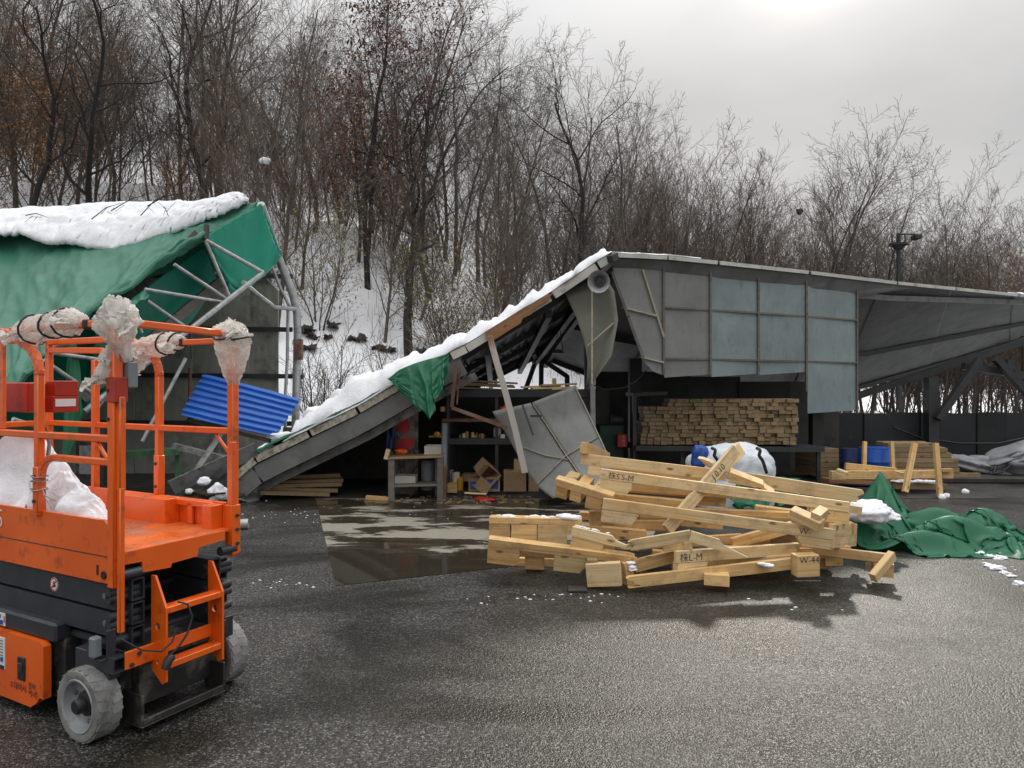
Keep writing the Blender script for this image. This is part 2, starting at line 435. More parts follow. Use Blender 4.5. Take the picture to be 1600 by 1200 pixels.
def tarp_mat(name, c1, c2, streak, rough=.42):
    m, nt, b = new_mat(name)
    f = noise_node(nt, 1.6, 6, None, .6)
    col = ramp(nt, f, [(0.3, c1), (0.7, c2)])
    s = noise_node(nt, 1.2, 6, (3.5, 3.5, .5), .65)
    col = mixc(nt, ramp(nt, s, [(0.52, (0,0,0)), (0.72, (.55,.55,.55))]), col, streak)
    nt.links.new(col, b.inputs['Base Color']); b.inputs['Roughness'].default_value = rough
    # thin woven sheet: some light comes through
    tr = nd(nt, 'ShaderNodeBsdfTranslucent'); nt.links.new(col, tr.inputs['Color'])
    mx = nd(nt, 'ShaderNodeMixShader'); mx.inputs[0].default_value = 0.28
    out = [n for n in nt.nodes if n.type == 'OUTPUT_MATERIAL'][0]
    nt.links.new(b.outputs[0], mx.inputs[1]); nt.links.new(tr.outputs[0], mx.inputs[2]); nt.links.new(mx.outputs[0], out.inputs['Surface'])
    bump(nt, b, noise_node(nt, 5, 5, (1,1,.35)), .35, .03)
    return m
MAT['tarp_faded'] = tarp_mat('faded_green_tarpaulin', (0.038,0.22,0.145), (0.08,0.27,0.19), (0.16,0.31,0.235))
MAT['tarp_teal'] = tarp_mat('bright_green_tarpaulin', (0.02,0.30,0.19), (0.028,0.35,0.26), (0.06,0.36,0.27))
MAT['tarp_green'] = tarp_mat('new_green_tarpaulin', (0.012,0.145,0.068), (0.018,0.18,0.09), (0.04,0.21,0.12), .45)
def snow_mat(name, tint=(0.86,0.885,0.93), pink=0.0):
    m, nt, b = new_mat(name)
    f = noise_node(nt, 7, 6, None, .6)
    c2 = tuple(x*0.9 for x in tint)
    col = ramp(nt, f, [(0.3, c2), (0.65, tint)])
    nt.links.new(col, b.inputs['Base Color']); b.inputs['Roughness'].default_value = .7
    b.inputs['Subsurface Weight'].default_value = 0.0
    bump(nt, b, noise_node(nt, 22, 6, None, .7), .55, .03)
    return m
MAT['snow'] = snow_mat('wet_snow')
def sheet_mat(name, c, trans=.35, rough=.28, dirt=(.25,.25,.22)):
    """hazy translucent plastic sheeting"""
    m, nt, b = new_mat(name)
    f = noise_node(nt, 1.6, 6, (1,1,1), .65)
    col = ramp(nt, f, [(0.35, c), (0.7, tuple(x*0.72 for x in c))])
    f2 = noise_node(nt, 3.2, 8, (3,3,1), .7)
    col = mixc(nt, ramp(nt, f2, [(.54,(0,0,0)),(.7,(.6,.6,.6))]), col, dirt)
    nt.links.new(col, b.inputs['Base Color']); b.inputs['Roughness'].default_value = rough
    tr = nd(nt, 'ShaderNodeBsdfTranslucent'); nt.links.new(col, tr.inputs['Color'])
    cl = nd(nt, 'ShaderNodeBsdfTransparent'); cl.inputs[0].default_value = (.8,.82,.82,1)
    m1 = nd(nt, 'ShaderNodeMixShader'); m1.inputs[0].default_value = trans
    m2 = nd(nt, 'ShaderNodeMixShader'); m2.inputs[0].default_value = .14
    out = [n for n in nt.nodes if n.type == 'OUTPUT_MATERIAL'][0]
    nt.links.new(b.outputs[0], m1.inputs[1]); nt.links.new(tr.outputs[0], m1.inputs[2])
    nt.links.new(m1.outputs[0], m2.inputs[1]); nt.links.new(cl.outputs[0], m2.inputs[2]); nt.links.new(m2.outputs[0], out.inputs['Surface'])
    return m
MAT['sheet'] = sheet_mat('hazy_plastic_sheet', (0.40,0.41,0.40))
MAT['sheet_blue'] = sheet_mat('bluish_plastic_sheet', (0.42,0.52,0.54))
MAT['sheet_olive'] = sheet_mat('dirty_plastic_sheet', (0.30,0.31,0.25))
def film_mat():
    m, nt, b = new_mat('crumpled_plastic_film')
    f = noise_node(nt, 7, 5, None, .6)
    col = ramp(nt, f, [(0.3,(.88,.87,.84)),(0.7,(.74,.72,.67))])
    nt.links.new(col, b.inputs['Base Color'])
    b.inputs['Roughness'].default_value = .16
    tr = nd(nt, 'ShaderNodeBsdfTranslucent'); nt.links.new(col, tr.inputs['Color'])
    cl = nd(nt, 'ShaderNodeBsdfTransparent')
    m1 = nd(nt, 'ShaderNodeMixShader'); m1.inputs[0].default_value = .4
    mx = nd(nt, 'ShaderNodeMixShader')
    nt.links.new(ramp(nt, noise_node(nt, 11, 3), [(.4,(.12,.12,.12)),(.62,(.5,.5,.5))]), mx.inputs[0])
    out = [n for n in nt.nodes if n.type == 'OUTPUT_MATERIAL'][0]
    nt.links.new(b.outputs[0], m1.inputs[1]); nt.links.new(tr.outputs[0], m1.inputs[2])
    nt.links.new(m1.outputs[0], mx.inputs[1]); nt.links.new(cl.outputs[0], mx.inputs[2]); nt.links.new(mx.outputs[0], out.inputs['Surface'])
    bump(nt, b, noise_node(nt, 9, 3, (1,1,1), .5, 2.5), .5, .012)
    return m
MAT['film'] = film_mat()
def bark_mat(name, c1, c2, rand=.3):
    return mk(name, c1, c2, 5, .9, stretch=(2,2,.6), rand=rand)
MAT['bark'] = bark_mat('grey_brown_bark', (0.115,0.098,0.082), (0.05,0.042,0.036))
MAT['bark_dark'] = bark_mat('wet_dark_bark', (0.03,0.026,0.024), (0.014,0.013,0.013), .15)
MAT['bark_tan'] = bark_mat('tan_bark', (0.20,0.16,0.12), (0.10,0.08,0.06))
MAT['twig'] = bark_mat('brown_twigs', (0.14,0.115,0.096), (0.085,0.07,0.058))
MAT['twig_red'] = bark_mat('reddish_twigs', (0.165,0.122,0.094), (0.10,0.074,0.058))
MAT['leaf_red'] = mk('dry_red_leaves', (0.16,0.035,0.022), (0.09,0.022,0.016), 3, .7, rand=.2)
MAT['leaf_orange'] = mk('dry_orange_leaves', (0.33,0.155,0.05), (0.20,0.095,0.035), 3, .7, rand=.2)
MAT['leaf_yellow'] = mk('yellow_green_leaves', (0.24,0.20,0.045), (0.15,0.14,0.035), 3, .7, rand=.2)
def asphalt_mat():
    m, nt, b = new_mat('wet_asphalt')
    pos = nd(nt, 'ShaderNodeNewGeometry').outputs['Position']
    def vor(s):
        v = nd(nt, 'ShaderNodeTexVoronoi'); v.inputs['Scale'].default_value = s; nt.links.new(pos, v.inputs['Vector']); return v
    v1 = vor(105.0); v2 = vor(46.0)
    patch = noise_node(nt, .42, 7, (1,1.5,1), .62, .8, world=True)
    patch2 = noise_node(nt, 2.6, 6, None, .65, world=True)
    sc = nd(nt, 'ShaderNodeSeparateColor'); nt.links.new(v1.outputs['Color'], sc.inputs[0])
    col = ramp(nt, sc.outputs[0], [(0.0,(0.014,0.0135,0.012)), (0.5,(0.033,0.032,0.029)), (0.82,(0.068,0.065,0.059)), (0.97,(0.17,0.166,0.155))])
    col = mixc(nt, ramp(nt, patch, [(.42,(0,0,0)),(.56,(1,1,1))]), mixc(nt, 1.0, col, (0.32,0.31,0.26), 'MULTIPLY'), col)
    col = mixc(nt, ramp(nt, patch2, [(.55,(0,0,0)),(.72,(.5,.5,.5))]), col, (0.035,0.032,0.022))
    nt.links.new(col, b.inputs['Base Color'])
    r = mixc(nt, ramp(nt, patch, [(.40,(0,0,0)),(.62,(1,1,1))]), (.36,.36,.36), ramp(nt, patch2, [(.35,(.40,.40,.40)), (.7,(.56,.56,.56))]))
    nt.links.new(r, b.inputs['Roughness'])
    b.inputs['Specular IOR Level'].default_value = .27
    # stones stand proud of the binder
    h = nd(nt, 'ShaderNodeMath', operation='ADD'); 
    i1 = nd(nt, 'ShaderNodeMath', operation='MULTIPLY'); i1.inputs[1].default_value = -1.0; nt.links.new(v1.outputs['Distance'], i1.inputs[0])
    i2 = nd(nt, 'ShaderNodeMath', operation='MULTIPLY'); i2.inputs[1].default_value = -0.8; nt.links.new(v2.outputs['Distance'], i2.inputs[0])
    nt.links.new(i1.outputs[0], h.inputs[0]); nt.links.new(i2.outputs[0], h.inputs[1])
    bump(nt, b, h.outputs[0], .6, .005)
    return m
MAT['asphalt'] = asphalt_mat()
def slab_mat():
    m, nt, b = new_mat('wet_concrete_slab')
    n1 = noise_node(nt, .9, 9, (1,2.6,1), .66, .3, world=True)
    n2 = noise_node(nt, 6.0, 7, (1,2,1), .7, world=True)
    dry = mixc(nt, n2, (0.31,0.285,0.225), (0.15,0.138,0.11))
    s = nd(nt, 'ShaderNodeMath', operation='ADD'); s.inputs[1].default_value = 0.0
    # the slab dips towards its front edge, where the water stands
    geo = nd(nt, 'ShaderNodeNewGeometry'); sp = nd(nt, 'ShaderNodeSeparateXYZ'); nt.links.new(geo.outputs['Position'], sp.inputs[0])
    mr = nd(nt, 'ShaderNodeMapRange'); mr.inputs['From Min'].default_value = 7.0; mr.inputs['From Max'].default_value = 8.2
    mr.inputs['To Min'].default_value = .22; mr.inputs['To Max'].default_value = -.03; nt.links.new(sp.outputs['Y'], mr.inputs['Value'])
    mr2 = nd(nt, 'ShaderNodeMapRange'); mr2.inputs['From Min'].default_value = 9.0; mr2.inputs['From Max'].default_value = 9.9
    mr2.inputs['To Min'].default_value = .0; mr2.inputs['To Max'].default_value = .09; nt.links.new(sp.outputs['Y'], mr2.inputs['Value'])
    a = nd(nt,'ShaderNodeMath',operation='ADD'); nt.links.new(n1, a.inputs[0]); nt.links.new(mr.outputs[0], a.inputs[1])
    a2 = nd(nt,'ShaderNodeMath',operation='ADD'); nt.links.new(a.outputs[0], a2.inputs[0]); nt.links.new(mr2.outputs[0], a2.inputs[1])
    a3 = nd(nt,'ShaderNodeMath',operation='MULTIPLY_ADD'); a3.inputs[1].default_value = .16; nt.links.new(n2, a3.inputs[0]); nt.links.new(a2.outputs[0], a3.inputs[2])
    wet = ramp(nt, a3.outputs[0], [(.545,(0,0,0)),(.60,(1,1,1))])
    pool = ramp(nt, a2.outputs[0], [(.58,(0,0,0)),(.63,(1,1,1))])
    col = mixc(nt, wet, dry, (0.036,0.03,0.021))
    nt.links.new(col, b.inputs['Base Color'])
    rr = mixc(nt, pool, mixc(nt, wet, (.75,.75,.75), (.28,.28,.28)), (.03,.03,.03))
    nt.links.new(rr, b.inputs['Roughness'])
    bn = nd(nt, 'ShaderNodeBump'); bn.inputs['Distance'].default_value = .006
    inv = nd(nt,'ShaderNodeMath',operation='SUBTRACT'); inv.inputs[0].default_value = .5; nt.links.new(pool, inv.inputs[1])
    nt.links.new(inv.outputs[0], bn.inputs['Strength']); nt.links.new(n2, bn.inputs['Height']); nt.links.new(bn.outputs[0], b.inputs['Normal'])
    return m
MAT['slab'] = slab_mat()
def hill_mat():
    m, nt, b = new_mat('snowy_slope')
    f = noise_node(nt, 1.1, 8, None, .68, world=True)
    f2 = noise_node(nt, 5.0, 6, None, .7, world=True)
    litter = mixc(nt, f2, (0.10,0.065,0.035), (0.03,0.024,0.018))
    col = mixc(nt, ramp(nt, f, [(.63,(0,0,0)),(.70,(1,1,1))]), (0.89,0.905,0.94), litter)
    nt.links.new(col, b.inputs['Base Color']); b.inputs['Roughness'].default_value = .75
    bump(nt, b, noise_node(nt, 3.5, 7, None, .65, world=True), .5, .15)
    return m
MAT['hill'] = hill_mat()
# ------------------------------------------------------------------ ground
def interp(x, tab):
    if x <= tab[0][0]: return tab[0][1]
    for (a, va), (b, vb) in zip(tab, tab[1:]):
        if x <= b: return va + (vb-va)*(x-a)/(b-a)
    return tab[-1][1]
HC = [(-40,10.2),(-30,10.0),(-17,9.4),(-10,8.4),(-6,7.4),(-2,6.0),(3,3.8),(8,1.7),(13,.6),(20,.4),(60,.4)]
HF = [(-5.5,15.2),(-3.0,15.9),(4,16.6),(10,18),(60,18)]
def hill_z(x, y):
    t = (y - interp(x, HF)) / 10.5
    if t <= 0: return 0.03
    s = t*(1.22-.22*t) if t < 1 else 1.0 + .03*(t-1)
    hc = interp(x, HC)
    return .03 + hc*s + min(1, t*4)*(.32*fbm((x, y, 0), .45, 3) * min(1, hc/3) + .07*fbm((x, y, 7), 1.7, 3))
mb = MB(); S = 900
mb.add([(-S,-60,0),(S,-60,0),(S,S,0),(-S,S,0)], [(0,1,2,3)])
tag(mb.build('asphalt_yard', MAT['asphalt'], M=Matrix.Identity(4)), 'wet dark asphalt yard', None, None, 'structure')
# concrete slab in front of the open shed
c0, c1, c2, c3 = G(525,915,.004), G(500,786,.004), G(1010,779,.004), G(1010,862,.004)
mb = MB(); mb.add([c0, c3, Vector((2.4,10.95,.004)), Vector((-3.0,10.95,.004))], [(0,1,2,3)])
tag(mb.build('concrete_slab', MAT['slab'], M=Matrix.Identity(4)), None, None, None, 'structure')
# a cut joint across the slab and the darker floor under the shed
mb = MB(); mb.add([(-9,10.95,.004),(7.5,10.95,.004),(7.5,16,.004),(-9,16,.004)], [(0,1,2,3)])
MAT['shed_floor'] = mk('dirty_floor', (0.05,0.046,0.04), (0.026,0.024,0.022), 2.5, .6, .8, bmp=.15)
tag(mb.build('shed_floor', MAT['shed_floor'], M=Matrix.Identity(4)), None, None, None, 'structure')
# snowy slope and snowfield behind everything
xs = [-70,-55,-45,-38] + [-32 + .42*i for i in range(int(52/.42))] + [20.5+1.5*i for i in range(10)] + [40,60,90,140]
ys = [15.0 + .36*i for i in range(44)] + [31.2 + 1.2*i for i in range(14)] + [52,62,80,110,160]
rows = [[Vector((x, y, hill_z(x, y))) for x in xs] for y in ys]
mb = MB(); mb.grid(rows)
hill = from_mesh('snowy_hillside', mb.mesh('snowy_hillside', MAT['hill'], smooth='all', recalc=False), None, Matrix.Identity(4))
tag(hill, 'steep snow covered hillside behind the sheds', None, None, 'structure')
# ------------------------------------------------------------------ trees
class Tree:
    def __init__(s, seed): s.r = random.Random(seed); s.trunk = MB(); s.crown = MB(); s.leaves = MB(); s.tips = []
    def limb(s, p, d, L, r, lev, spec):
        rnd = s.r
        segs = spec['seg'][lev]; step = L/segs
        pts = [p.copy()]; rad = [r]; d = d.normalized()
        end = spec['taper'][lev]
        for i in range(segs):
            w = spec['wob'][lev]
            d = (d + Vector((rnd.gauss(0,w), rnd.gauss(0,w), rnd.gauss(0,w)*.6 + spec['up'][lev]))).normalized()
            pts.append(pts[-1] + d*step); rad.append(max(.0043, r*(1-(1-end)*(i+1)/segs)))
        (s.trunk if lev == 0 else s.crown).tube(pts, rad, (7,5,4,3,3)[lev], cap=False)
        if lev+1 >= len(spec['n']) + 1: s.tips.append((pts[-1], d)); return
        n = spec['n'][lev] if lev < len(spec['n']) else 0
        if n == 0: s.tips.append((pts[-1], d)); return
        n = max(1, int(n*rnd.uniform(.75,1.25)))
        az = rnd.uniform(0, 6.28)
        for k in range(n):
            t = spec['t0'][lev] + (1-spec['t0'][lev])*((k+rnd.random()*.9)/n)
            f = t*segs; i = min(int(f), segs-1)
            q = pts[i].lerp(pts[i+1], f-i); dd = (pts[i+1]-pts[i]).normalized()
            az += 2.4 + rnd.uniform(-.5,.5)
            o = dd.orthogonal().normalized(); o.rotate(__import__('mathutils').Quaternion(dd, az))
            ang = R(rnd.uniform(*spec['ang'][lev]))
            nd_ = dd*math.cos(ang) + o*math.sin(ang)
            rr = rad[i]*(rnd.uniform(*spec['rr'][lev]))
            LL = L*rnd.uniform(*spec['len'][lev])*(1-.45*t if lev else 1-.35*t)
            s.limb(q, nd_, LL, rr, lev+1, spec)
    def leafs(s, n, size, spread):
        rnd = s.r
        for _ in range(n):
            p, d = rnd.choice(s.tips)
            q = p + Vector((rnd.gauss(0,spread), rnd.gauss(0,spread), rnd.gauss(0,spread)))
            a = Vector((rnd.gauss(0,1), rnd.gauss(0,1), rnd.gauss(0,1))).normalized(); b = a.orthogonal().normalized()*size*rnd.uniform(.5,1.1); a = a*size*rnd.uniform(.6,1.2)
            k = a.cross(b).normalized()*size*.25
            s.leaves.add([q-a, q-b*.6+k, q+a, q+b*.6+k], [(0,1,2,3)])
TALL = dict(seg=[12,7,5,3], wob=[.085,.15,.18,.2], up=[.03,.05,.04,.03], taper=[.22,.25,.3,.4], n=[17,9,9], t0=[.25,.15,.1], ang=[(25,55),(25,60),(25,60)], rr=[(.3,.52),(.35,.52),(.4,.55)], len=[(.32,.58),(.3,.55),(.3,.6)])
SPARSE = dict(seg=[14,8,5,3], wob=[.13,.2,.2,.2], up=[.02,.05,.04,.03], taper=[.25,.25,.3,.4], n=[11,8,7], t0=[.38,.25,.2], ang=[(30,65),(30,65),(25,60)], rr=[(.4,.65),(.4,.6),(.45,.65)], len=[(.3,.55),(.3,.5),(.3,.6)])
FAN = dict(seg=[10,7,4,3], wob=[.06,.09,.12,.14], up=[.03,.05,.05,.04], taper=[.2,.25,.3,.4], n=[20,10,8], t0=[.16,.15,.15], ang=[(18,42),(20,45),(20,50)], rr=[(.35,.55),(.4,.6),(.45,.65)], len=[(.4,.7),(.3,.5),(.3,.55)])
STEM = dict(seg=[8,5,3], wob=[.07,.12,.15], up=[.02,.04,.03], taper=[.2,.3,.4], n=[15,9], t0=[.15,.15], ang=[(18,45),(20,50)], rr=[(.35,.6),(.45,.65)], len=[(.35,.65),(.3,.6)])
PROTO = {}
def make_proto(key, seed, spec, H, r0, tm, cm, lean=(0,0), leaf=None, stems=1):
    t = Tree(seed)
    if stems == 1:
        t.limb(Vector((0,0,-.25)), Vector((lean[0],lean[1],1)), H, r0, 0, spec)
    else:
        for k in range(stems):
            a = 6.283*k/stems + t.r.uniform(-.4,.4); sp = t.r.uniform(.12,.42)
            t.limb(Vector((.12*math.cos(a),.12*math.sin(a),-.2)), Vector((sp*math.cos(a),sp*math.sin(a),1)), H*t.r.uniform(.6,1.1), r0*t.r.uniform(.6,1.1), 0, spec)
    out = [('trunk' if stems == 1 else 'stems', t.trunk.mesh('trunk', MAT[tm], smooth='all', recalc=False)), ('crown', t.crown.mesh('crown', MAT[cm], smooth='all', recalc=False))]
    if leaf:
        t.leafs(leaf[1], leaf[2], leaf[3])
        out.append(('leaves', t.leaves.mesh('leaves', MAT[leaf[0]], recalc=False)))
    PROTO[key] = out
for i in range(5): make_proto('tall%d' % i, 20+i, TALL, 8.5, .085, 'bark', 'twig')
for i in range(2): make_proto('dark%d' % i, 40+i, SPARSE, 8.5, .115, 'bark_dark', 'bark_dark', ((.18,0),(-.1,.05))[i])
for i in range(4): make_proto('fan%d' % i, 60+i, FAN, 7.5, .055, 'bark', ('twig','twig_red')[i%2], stems=1)
for i in range(4): make_proto('clump%d' % i, 80+i, STEM, 4.2, .022, ('bark','bark_tan')[i%2], ('twig_red','twig')[i%2], stems=6)
make_proto('shrub0', 95, STEM, 2.4, .034, 'bark_dark', 'twig', stems=5)
make_proto('oak_red', 101, TALL, 8.5, .09, 'bark_dark', 'twig', leaf=('leaf_red', 2600, .075, .22))
make_proto('oak_orange', 102, FAN, 6.0, .08, 'bark', 'twig', leaf=('leaf_orange', 2200, .06, .2))
make_proto('shrub_yellow', 103, STEM, 3.6, .03, 'bark', 'twig', leaf=('leaf_yellow', 700, .055, .2), stems=5)
make_proto('shrub_tan', 104, FAN, 5.0, .06, 'bark', 'twig_red', leaf=('leaf_orange', 450, .05, .2))
TRND = random.Random(5)
def put_tree(key, name, label, x, y, s=1.0, rz=None, tilt=(0,0), group=None, cat='tree', z=None):
    M = Matrix.Translation((x, y, hill_z(x, y) - .03 if z is None else z)) @ Matrix.Rotation(TRND.uniform(0,6.28) if rz is None else rz, 4, 'Z') @ Matrix.Rotation(tilt[0], 4, 'X') @ Matrix.Rotation(tilt[1], 4, 'Y') @ Matrix.Scale(s, 4)
    t = bpy.data.objects.new(name, None); place(t, None, M); tag(t, label, cat, group)
    for n, me in PROTO[key]:
        o = bpy.data.objects.new(n, me); COL.objects.link(o); o.parent = t
    return t
def atpx(px, D): return (px-800)/FPX*D
def scatter(n, xr, yr, mind, keep=None):
    pts = []; tries = 0
    while len(pts) < n and tries < 6000:
        tries += 1
        y = TRND.uniform(*yr); x = TRND.uniform(xr[0]*y/20, xr[1]*y/20)
        if keep and not keep(x, y): continue
        if all((x-a)**2+(y-b)**2 > mind**2 for a, b in pts): pts.append((x, y))
    return pts
G1, G2, G3, G4 = 'bare trees on the snowy hillside', 'bare trees in the line behind the shed roof', 'leafless brush on the snowy hillside', 'slender bare saplings on the hillside'
for i, (x, y) in enumerate(scatter(54, (-18.5, 3.0), (20.5, 34), 1.3, lambda x, y: not (430 < 800+x/y*FPX < 740 and y < 22.5))):
    put_tree(('tall%d' % (i % 5)), 'bare_tree', 'bare grey brown tree on the snowy hillside behind the sheds', x, y, TRND.uniform(.8,1.2)*(1.0 if x < -1 else .88), tilt=(TRND.uniform(-.08,.08), TRND.uniform(-.1,.1)), group=G1)
for i, (x, y) in enumerate(scatter(40, (-18, 4.5), (18.5, 30), 1.2, lambda x, y: not (430 < 800+x/y*FPX < 740 and y < 22))):
    put_tree(('fan%d' % (i % 4)), 'sapling_tree', 'slender bare sapling with fanned branches on the snowy hillside', x, y, TRND.uniform(.6,1.0), tilt=(TRND.uniform(-.1,.1), TRND.uniform(-.12,.12)), group=G4)
for i, (x, y) in enumerate(scatter(52, (-17, 3.2), (19.6, 28), 1.0, lambda x, y: not (430 < 800+x/y*FPX < 740 and y < 23.5) and not (800+x/y*FPX < 300 and y < 25))):
    put_tree(('clump%d' % (i % 4)), 'brush_clump', 'leafless many-stemmed brush growing in the snow on the hillside', x, y, TRND.uniform(.6,1.05), group=G3, cat='brush')
for i, (x, y) in enumerate(scatter(110, (3.2, 17.5), (20.5, 32), .85)):
    put_tree(('fan%d' % (i % 4)) if i % 2 else 'tall%d' % (i % 5), 'bare_tree', 'thin bare tree in the row rising behind the grey shed roof', x, y, TRND.uniform(.84,1.1)*(.86 if x < 5 else .75), tilt=(TRND.uniform(-.05,.05), TRND.uniform(-.06,.06)), group=G2)
for i, (x, y) in enumerate(scatter(48, (3.0, 16.5), (21, 31), .9)):
    put_tree(('clump%d' % (i % 4)), 'brush_clump', 'brown brush clump low between the trees behind the shed roof', x, y, TRND.uniform(.8,1.2), group='brush behind the shed roof', cat='brush')
# trees one can single out
put_tree('oak_red', 'red_leaf_tree', 'tree still holding dark red dry leaves, high on the hillside', atpx(575,22), 22, 1.12, .4)
put_tree('oak_orange', 'orange_leaf_tree', 'tree with orange dry leaves above the snowy tarp roof', atpx(85,21), 21, .85, 1.0)
put_tree('oak_orange', 'orange_leaf_tree', 'small orange leaved tree at the far edge of the left slope', atpx(-15,22), 22, .95, 2.2)
put_tree('shrub_yellow', 'yellow_leaf_shrub', 'shrub with yellow green leaves just above the broken roof edge', atpx(722,18.6), 18.6, 1.0, .3, cat='shrub')
put_tree('shrub_yellow', 'yellow_leaf_shrub', 'yellow leaved shrub on the hillside beside the tarp shelter', atpx(500,19.5), 19.5, .95, 2.0, cat='shrub')
put_tree('shrub_yellow', 'yellow_leaf_shrub', 'small yellow leaved shrub behind the snow on the tarp roof', atpx(165,20.5), 20.5, .7, 4.0, cat='shrub')
put_tree('shrub_tan', 'tan_leaf_tree', 'thin tree with a few tan leaves in the middle of the slope', atpx(600,20), 20, .9, 1.0)
put_tree('shrub_tan', 'tan_leaf_tree', 'thin tan leaved tree seen through the open end of the shed', 14.2, 20.0, .95, 1.0)
for i, (px, D, k, sc, lab) in enumerate(((40,20.5,'oak_orange',.7,'low orange leaved tree beside the dark double trunk at the far left'),(120,23,'oak_orange',.9,'orange brown tree deep behind the tarp shelter'),(300,21,'oak_orange',.6,'small rusty leaved tree right above the tarp shelter snow'),(250,20,'shrub_yellow',.8,'yellow leaved shrub above the middle of the tarp shelter snow'),(560,23.5,'oak_orange',.8,'rusty leaved tree under the dark red tree'),(470,21,'shrub_tan',.9,'thin tan leaved tree just right of the tarp shelter peak'),(770,20,'shrub_tan',.8,'tan leaved sapling above the bend in the snowy roof'),(650,21.5,'shrub_yellow',.9,'yellow green shrub in the middle of the slope'),(690,19.5,'shrub_yellow',.8,'yellow shrub low on the slope over the snowy roof'))):
    put_tree(k, 'rusty_leaf_tree' if 'tree' in lab else 'yellow_leaf_shrub', lab, atpx(px, D), D, sc, i*1.3, cat='tree' if 'tree' in lab or 'sapling' in lab else 'shrub')
put_tree('dark0', 'crooked_dark_tree', 'tall crooked black tree leaning right against the sky', atpx(640,19.5), 19.5, 1.16, 0.0)
put_tree('dark1', 'forked_dark_tree', 'black forked tree standing alone above the shed ridge', atpx(905,21), 21, .96, 0.6)
put_tree('dark1', 'forked_dark_tree', 'dark double trunk tree rising beside the snow at the far left', atpx(35,19.5), 19.5, .95, 2.4)
put_tree('dark0', 'thick_dark_tree', 'thick dark trunk tree behind the snowy tarp roof', atpx(140,19.5), 19.5, .95, 3.6)
put_tree('dark1', 'thick_dark_tree', 'thick dark tree beside the peak of the tarp roof', atpx(330,20.5), 20.5, 1.1, 5.0)
put_tree('tall2', 'pale_trunk_tree', 'bare tree leaning out from the slope above the tarp peak', atpx(430,18.6), 18.6, .9, 1.5, tilt=(0,.2))
put_tree('shrub0', 'dark_shrub', 'dark many-stemmed shrub in the snow beside the olive wall', atpx(497,15.9), 15.95, 1.0, .5, cat='shrub')
put_tree('shrub0', 'dark_shrub', 'dark forked shrub in the snow above the green tarp scrap', atpx(630,16.4), 16.4, 1.0, 2.0, cat='shrub')
put_tree('shrub0', 'dark_shrub', 'thin dark shrub close above the snowy roof edge', atpx(688,16.6), 16.6, .9, 3.4, cat='shrub')
put_tree('fan2', 'tall_edge_tree', 'tall bare tree at the right end of the tree row', atpx(1408,22), 22, .80, 1.0)
put_tree('fan0', 'wide_bare_tree', 'wide fanned bare tree behind the lamp mast', atpx(1500,24), 24, .95, 2.0)
# stuff: twigs and litter poking out of the snow
mb = MB(); rr = random.Random(3)
for _ in range(1800):
    y = rr.uniform(16, 27); x = rr.uniform(-19, 6)*y/20
    z = hill_z(x, y)
    if z < .1: continue
    if fbm((x, y, 3), .5, 3) < -.12: continue
    h = rr.uniform(.15,.9); a = rr.uniform(0,6.28); l = rr.uniform(0,.6)
    p = Vector((x,y,z-.05)); q = p + Vector((math.cos(a)*l*h, math.sin(a)*l*h, h)); q2 = q + Vector((math.cos(a)*l*h*.6, math.sin(a)*l*h*.6, h*.4))
    r = rr.uniform(.003,.008)
    mb.tube([p,q,q2], [r,r*.7,.002], 3, cap=False)
tag(from_mesh('undergrowth', mb.mesh('undergrowth', MAT['twig_red'], recalc=False), None, Matrix.Identity(4)), 'dry twigs poking through the hillside snow', None, None, 'stuff')
# dark clods and stumps where the snow has slid off
mb = MB()
for px, py, w, h in ((505,535,.5,.22),(470,520,.45,.2),(560,500,.6,.2),(610,490,.5,.2),(520,505,.35,.3),(655,500,.4,.2),(478,548,.3,.14),(690,470,.35,.25),(585,520,.3,.15)):
    D = 17.2
    for _ in range(14):
        D = lerp(16.0, 20, _/14)
        q = P(px, py, D)
        if hill_z(q.x, q.y) > q.z: break
    z = hill_z(q.x, q.y)
    for k in range(3):
        w *= .72; c = Vector((q.x + rr.uniform(-w,w)*.9, q.y + rr.uniform(-.15,.15), z))
        bm = bmesh.new(); bmesh.ops.create_icosphere(bm, subdivisions=2, radius=1)
        vs = [c + Vector((v.co.x*w*.42, v.co.y*.3, v.co.z*h*.30)) + v.co*.16*fbm(v.co*1.5+c*3,1,4) for v in bm.verts]
        mb.add(vs, [[v.index for v in f.verts] for f in bm.faces]); bm.free()
MAT['clod'] = mk('bare_earth', (0.06,0.043,0.028), (0.022,0.018,0.015), 8, .95, bmp=.5, bscale=20, bdist=.05)
tag(from_mesh('earth_clods', mb.mesh('earth_clods', MAT['clod'], smooth='all'), None, Matrix.Identity(4)), 'bare dark earth showing through the snow', None, None, 'stuff')
# ------------------------------------------------------------------ the big grey shed with its fallen left roof
YF = 10.6
F_L = [P(*p, YF) for p in ((365,743),(400,713),(485,672),(560,636),(625,598),(702,553),(730,539),(808,491),(865,456),(935,409),(955,397))]
B_L = [P(*p, 15.5) for p in ((520,706),(545,690),(590,668),(640,640),(690,618),(735,603),(752,596),(790,577),(812,566),(832,556),(840,552))]
YR_T = [(900,10.6),(955,10.6),(1040,10.86),(1120,11.3),(1260,12.3),(1400,13.6),(1500,14.5),(1600,15.55),(1760,17.7)]
def YR(px): return interp(px, YR_T)
F_R = [P(px, py, YR(px)) for px, py in ((955,397),(1040,401),(1120,409),(1260,424),(1400,441),(1500,451),(1600,461),(1760,478))]
B_R = [P(*p) for p in ((840,552,15.5),(925,585,16.0),(1010,604,16.6),(1180,612,17.5),(1330,606,18.5),(1470,566,19.5),(1600,528,20.5),(1760,490,21.5))]
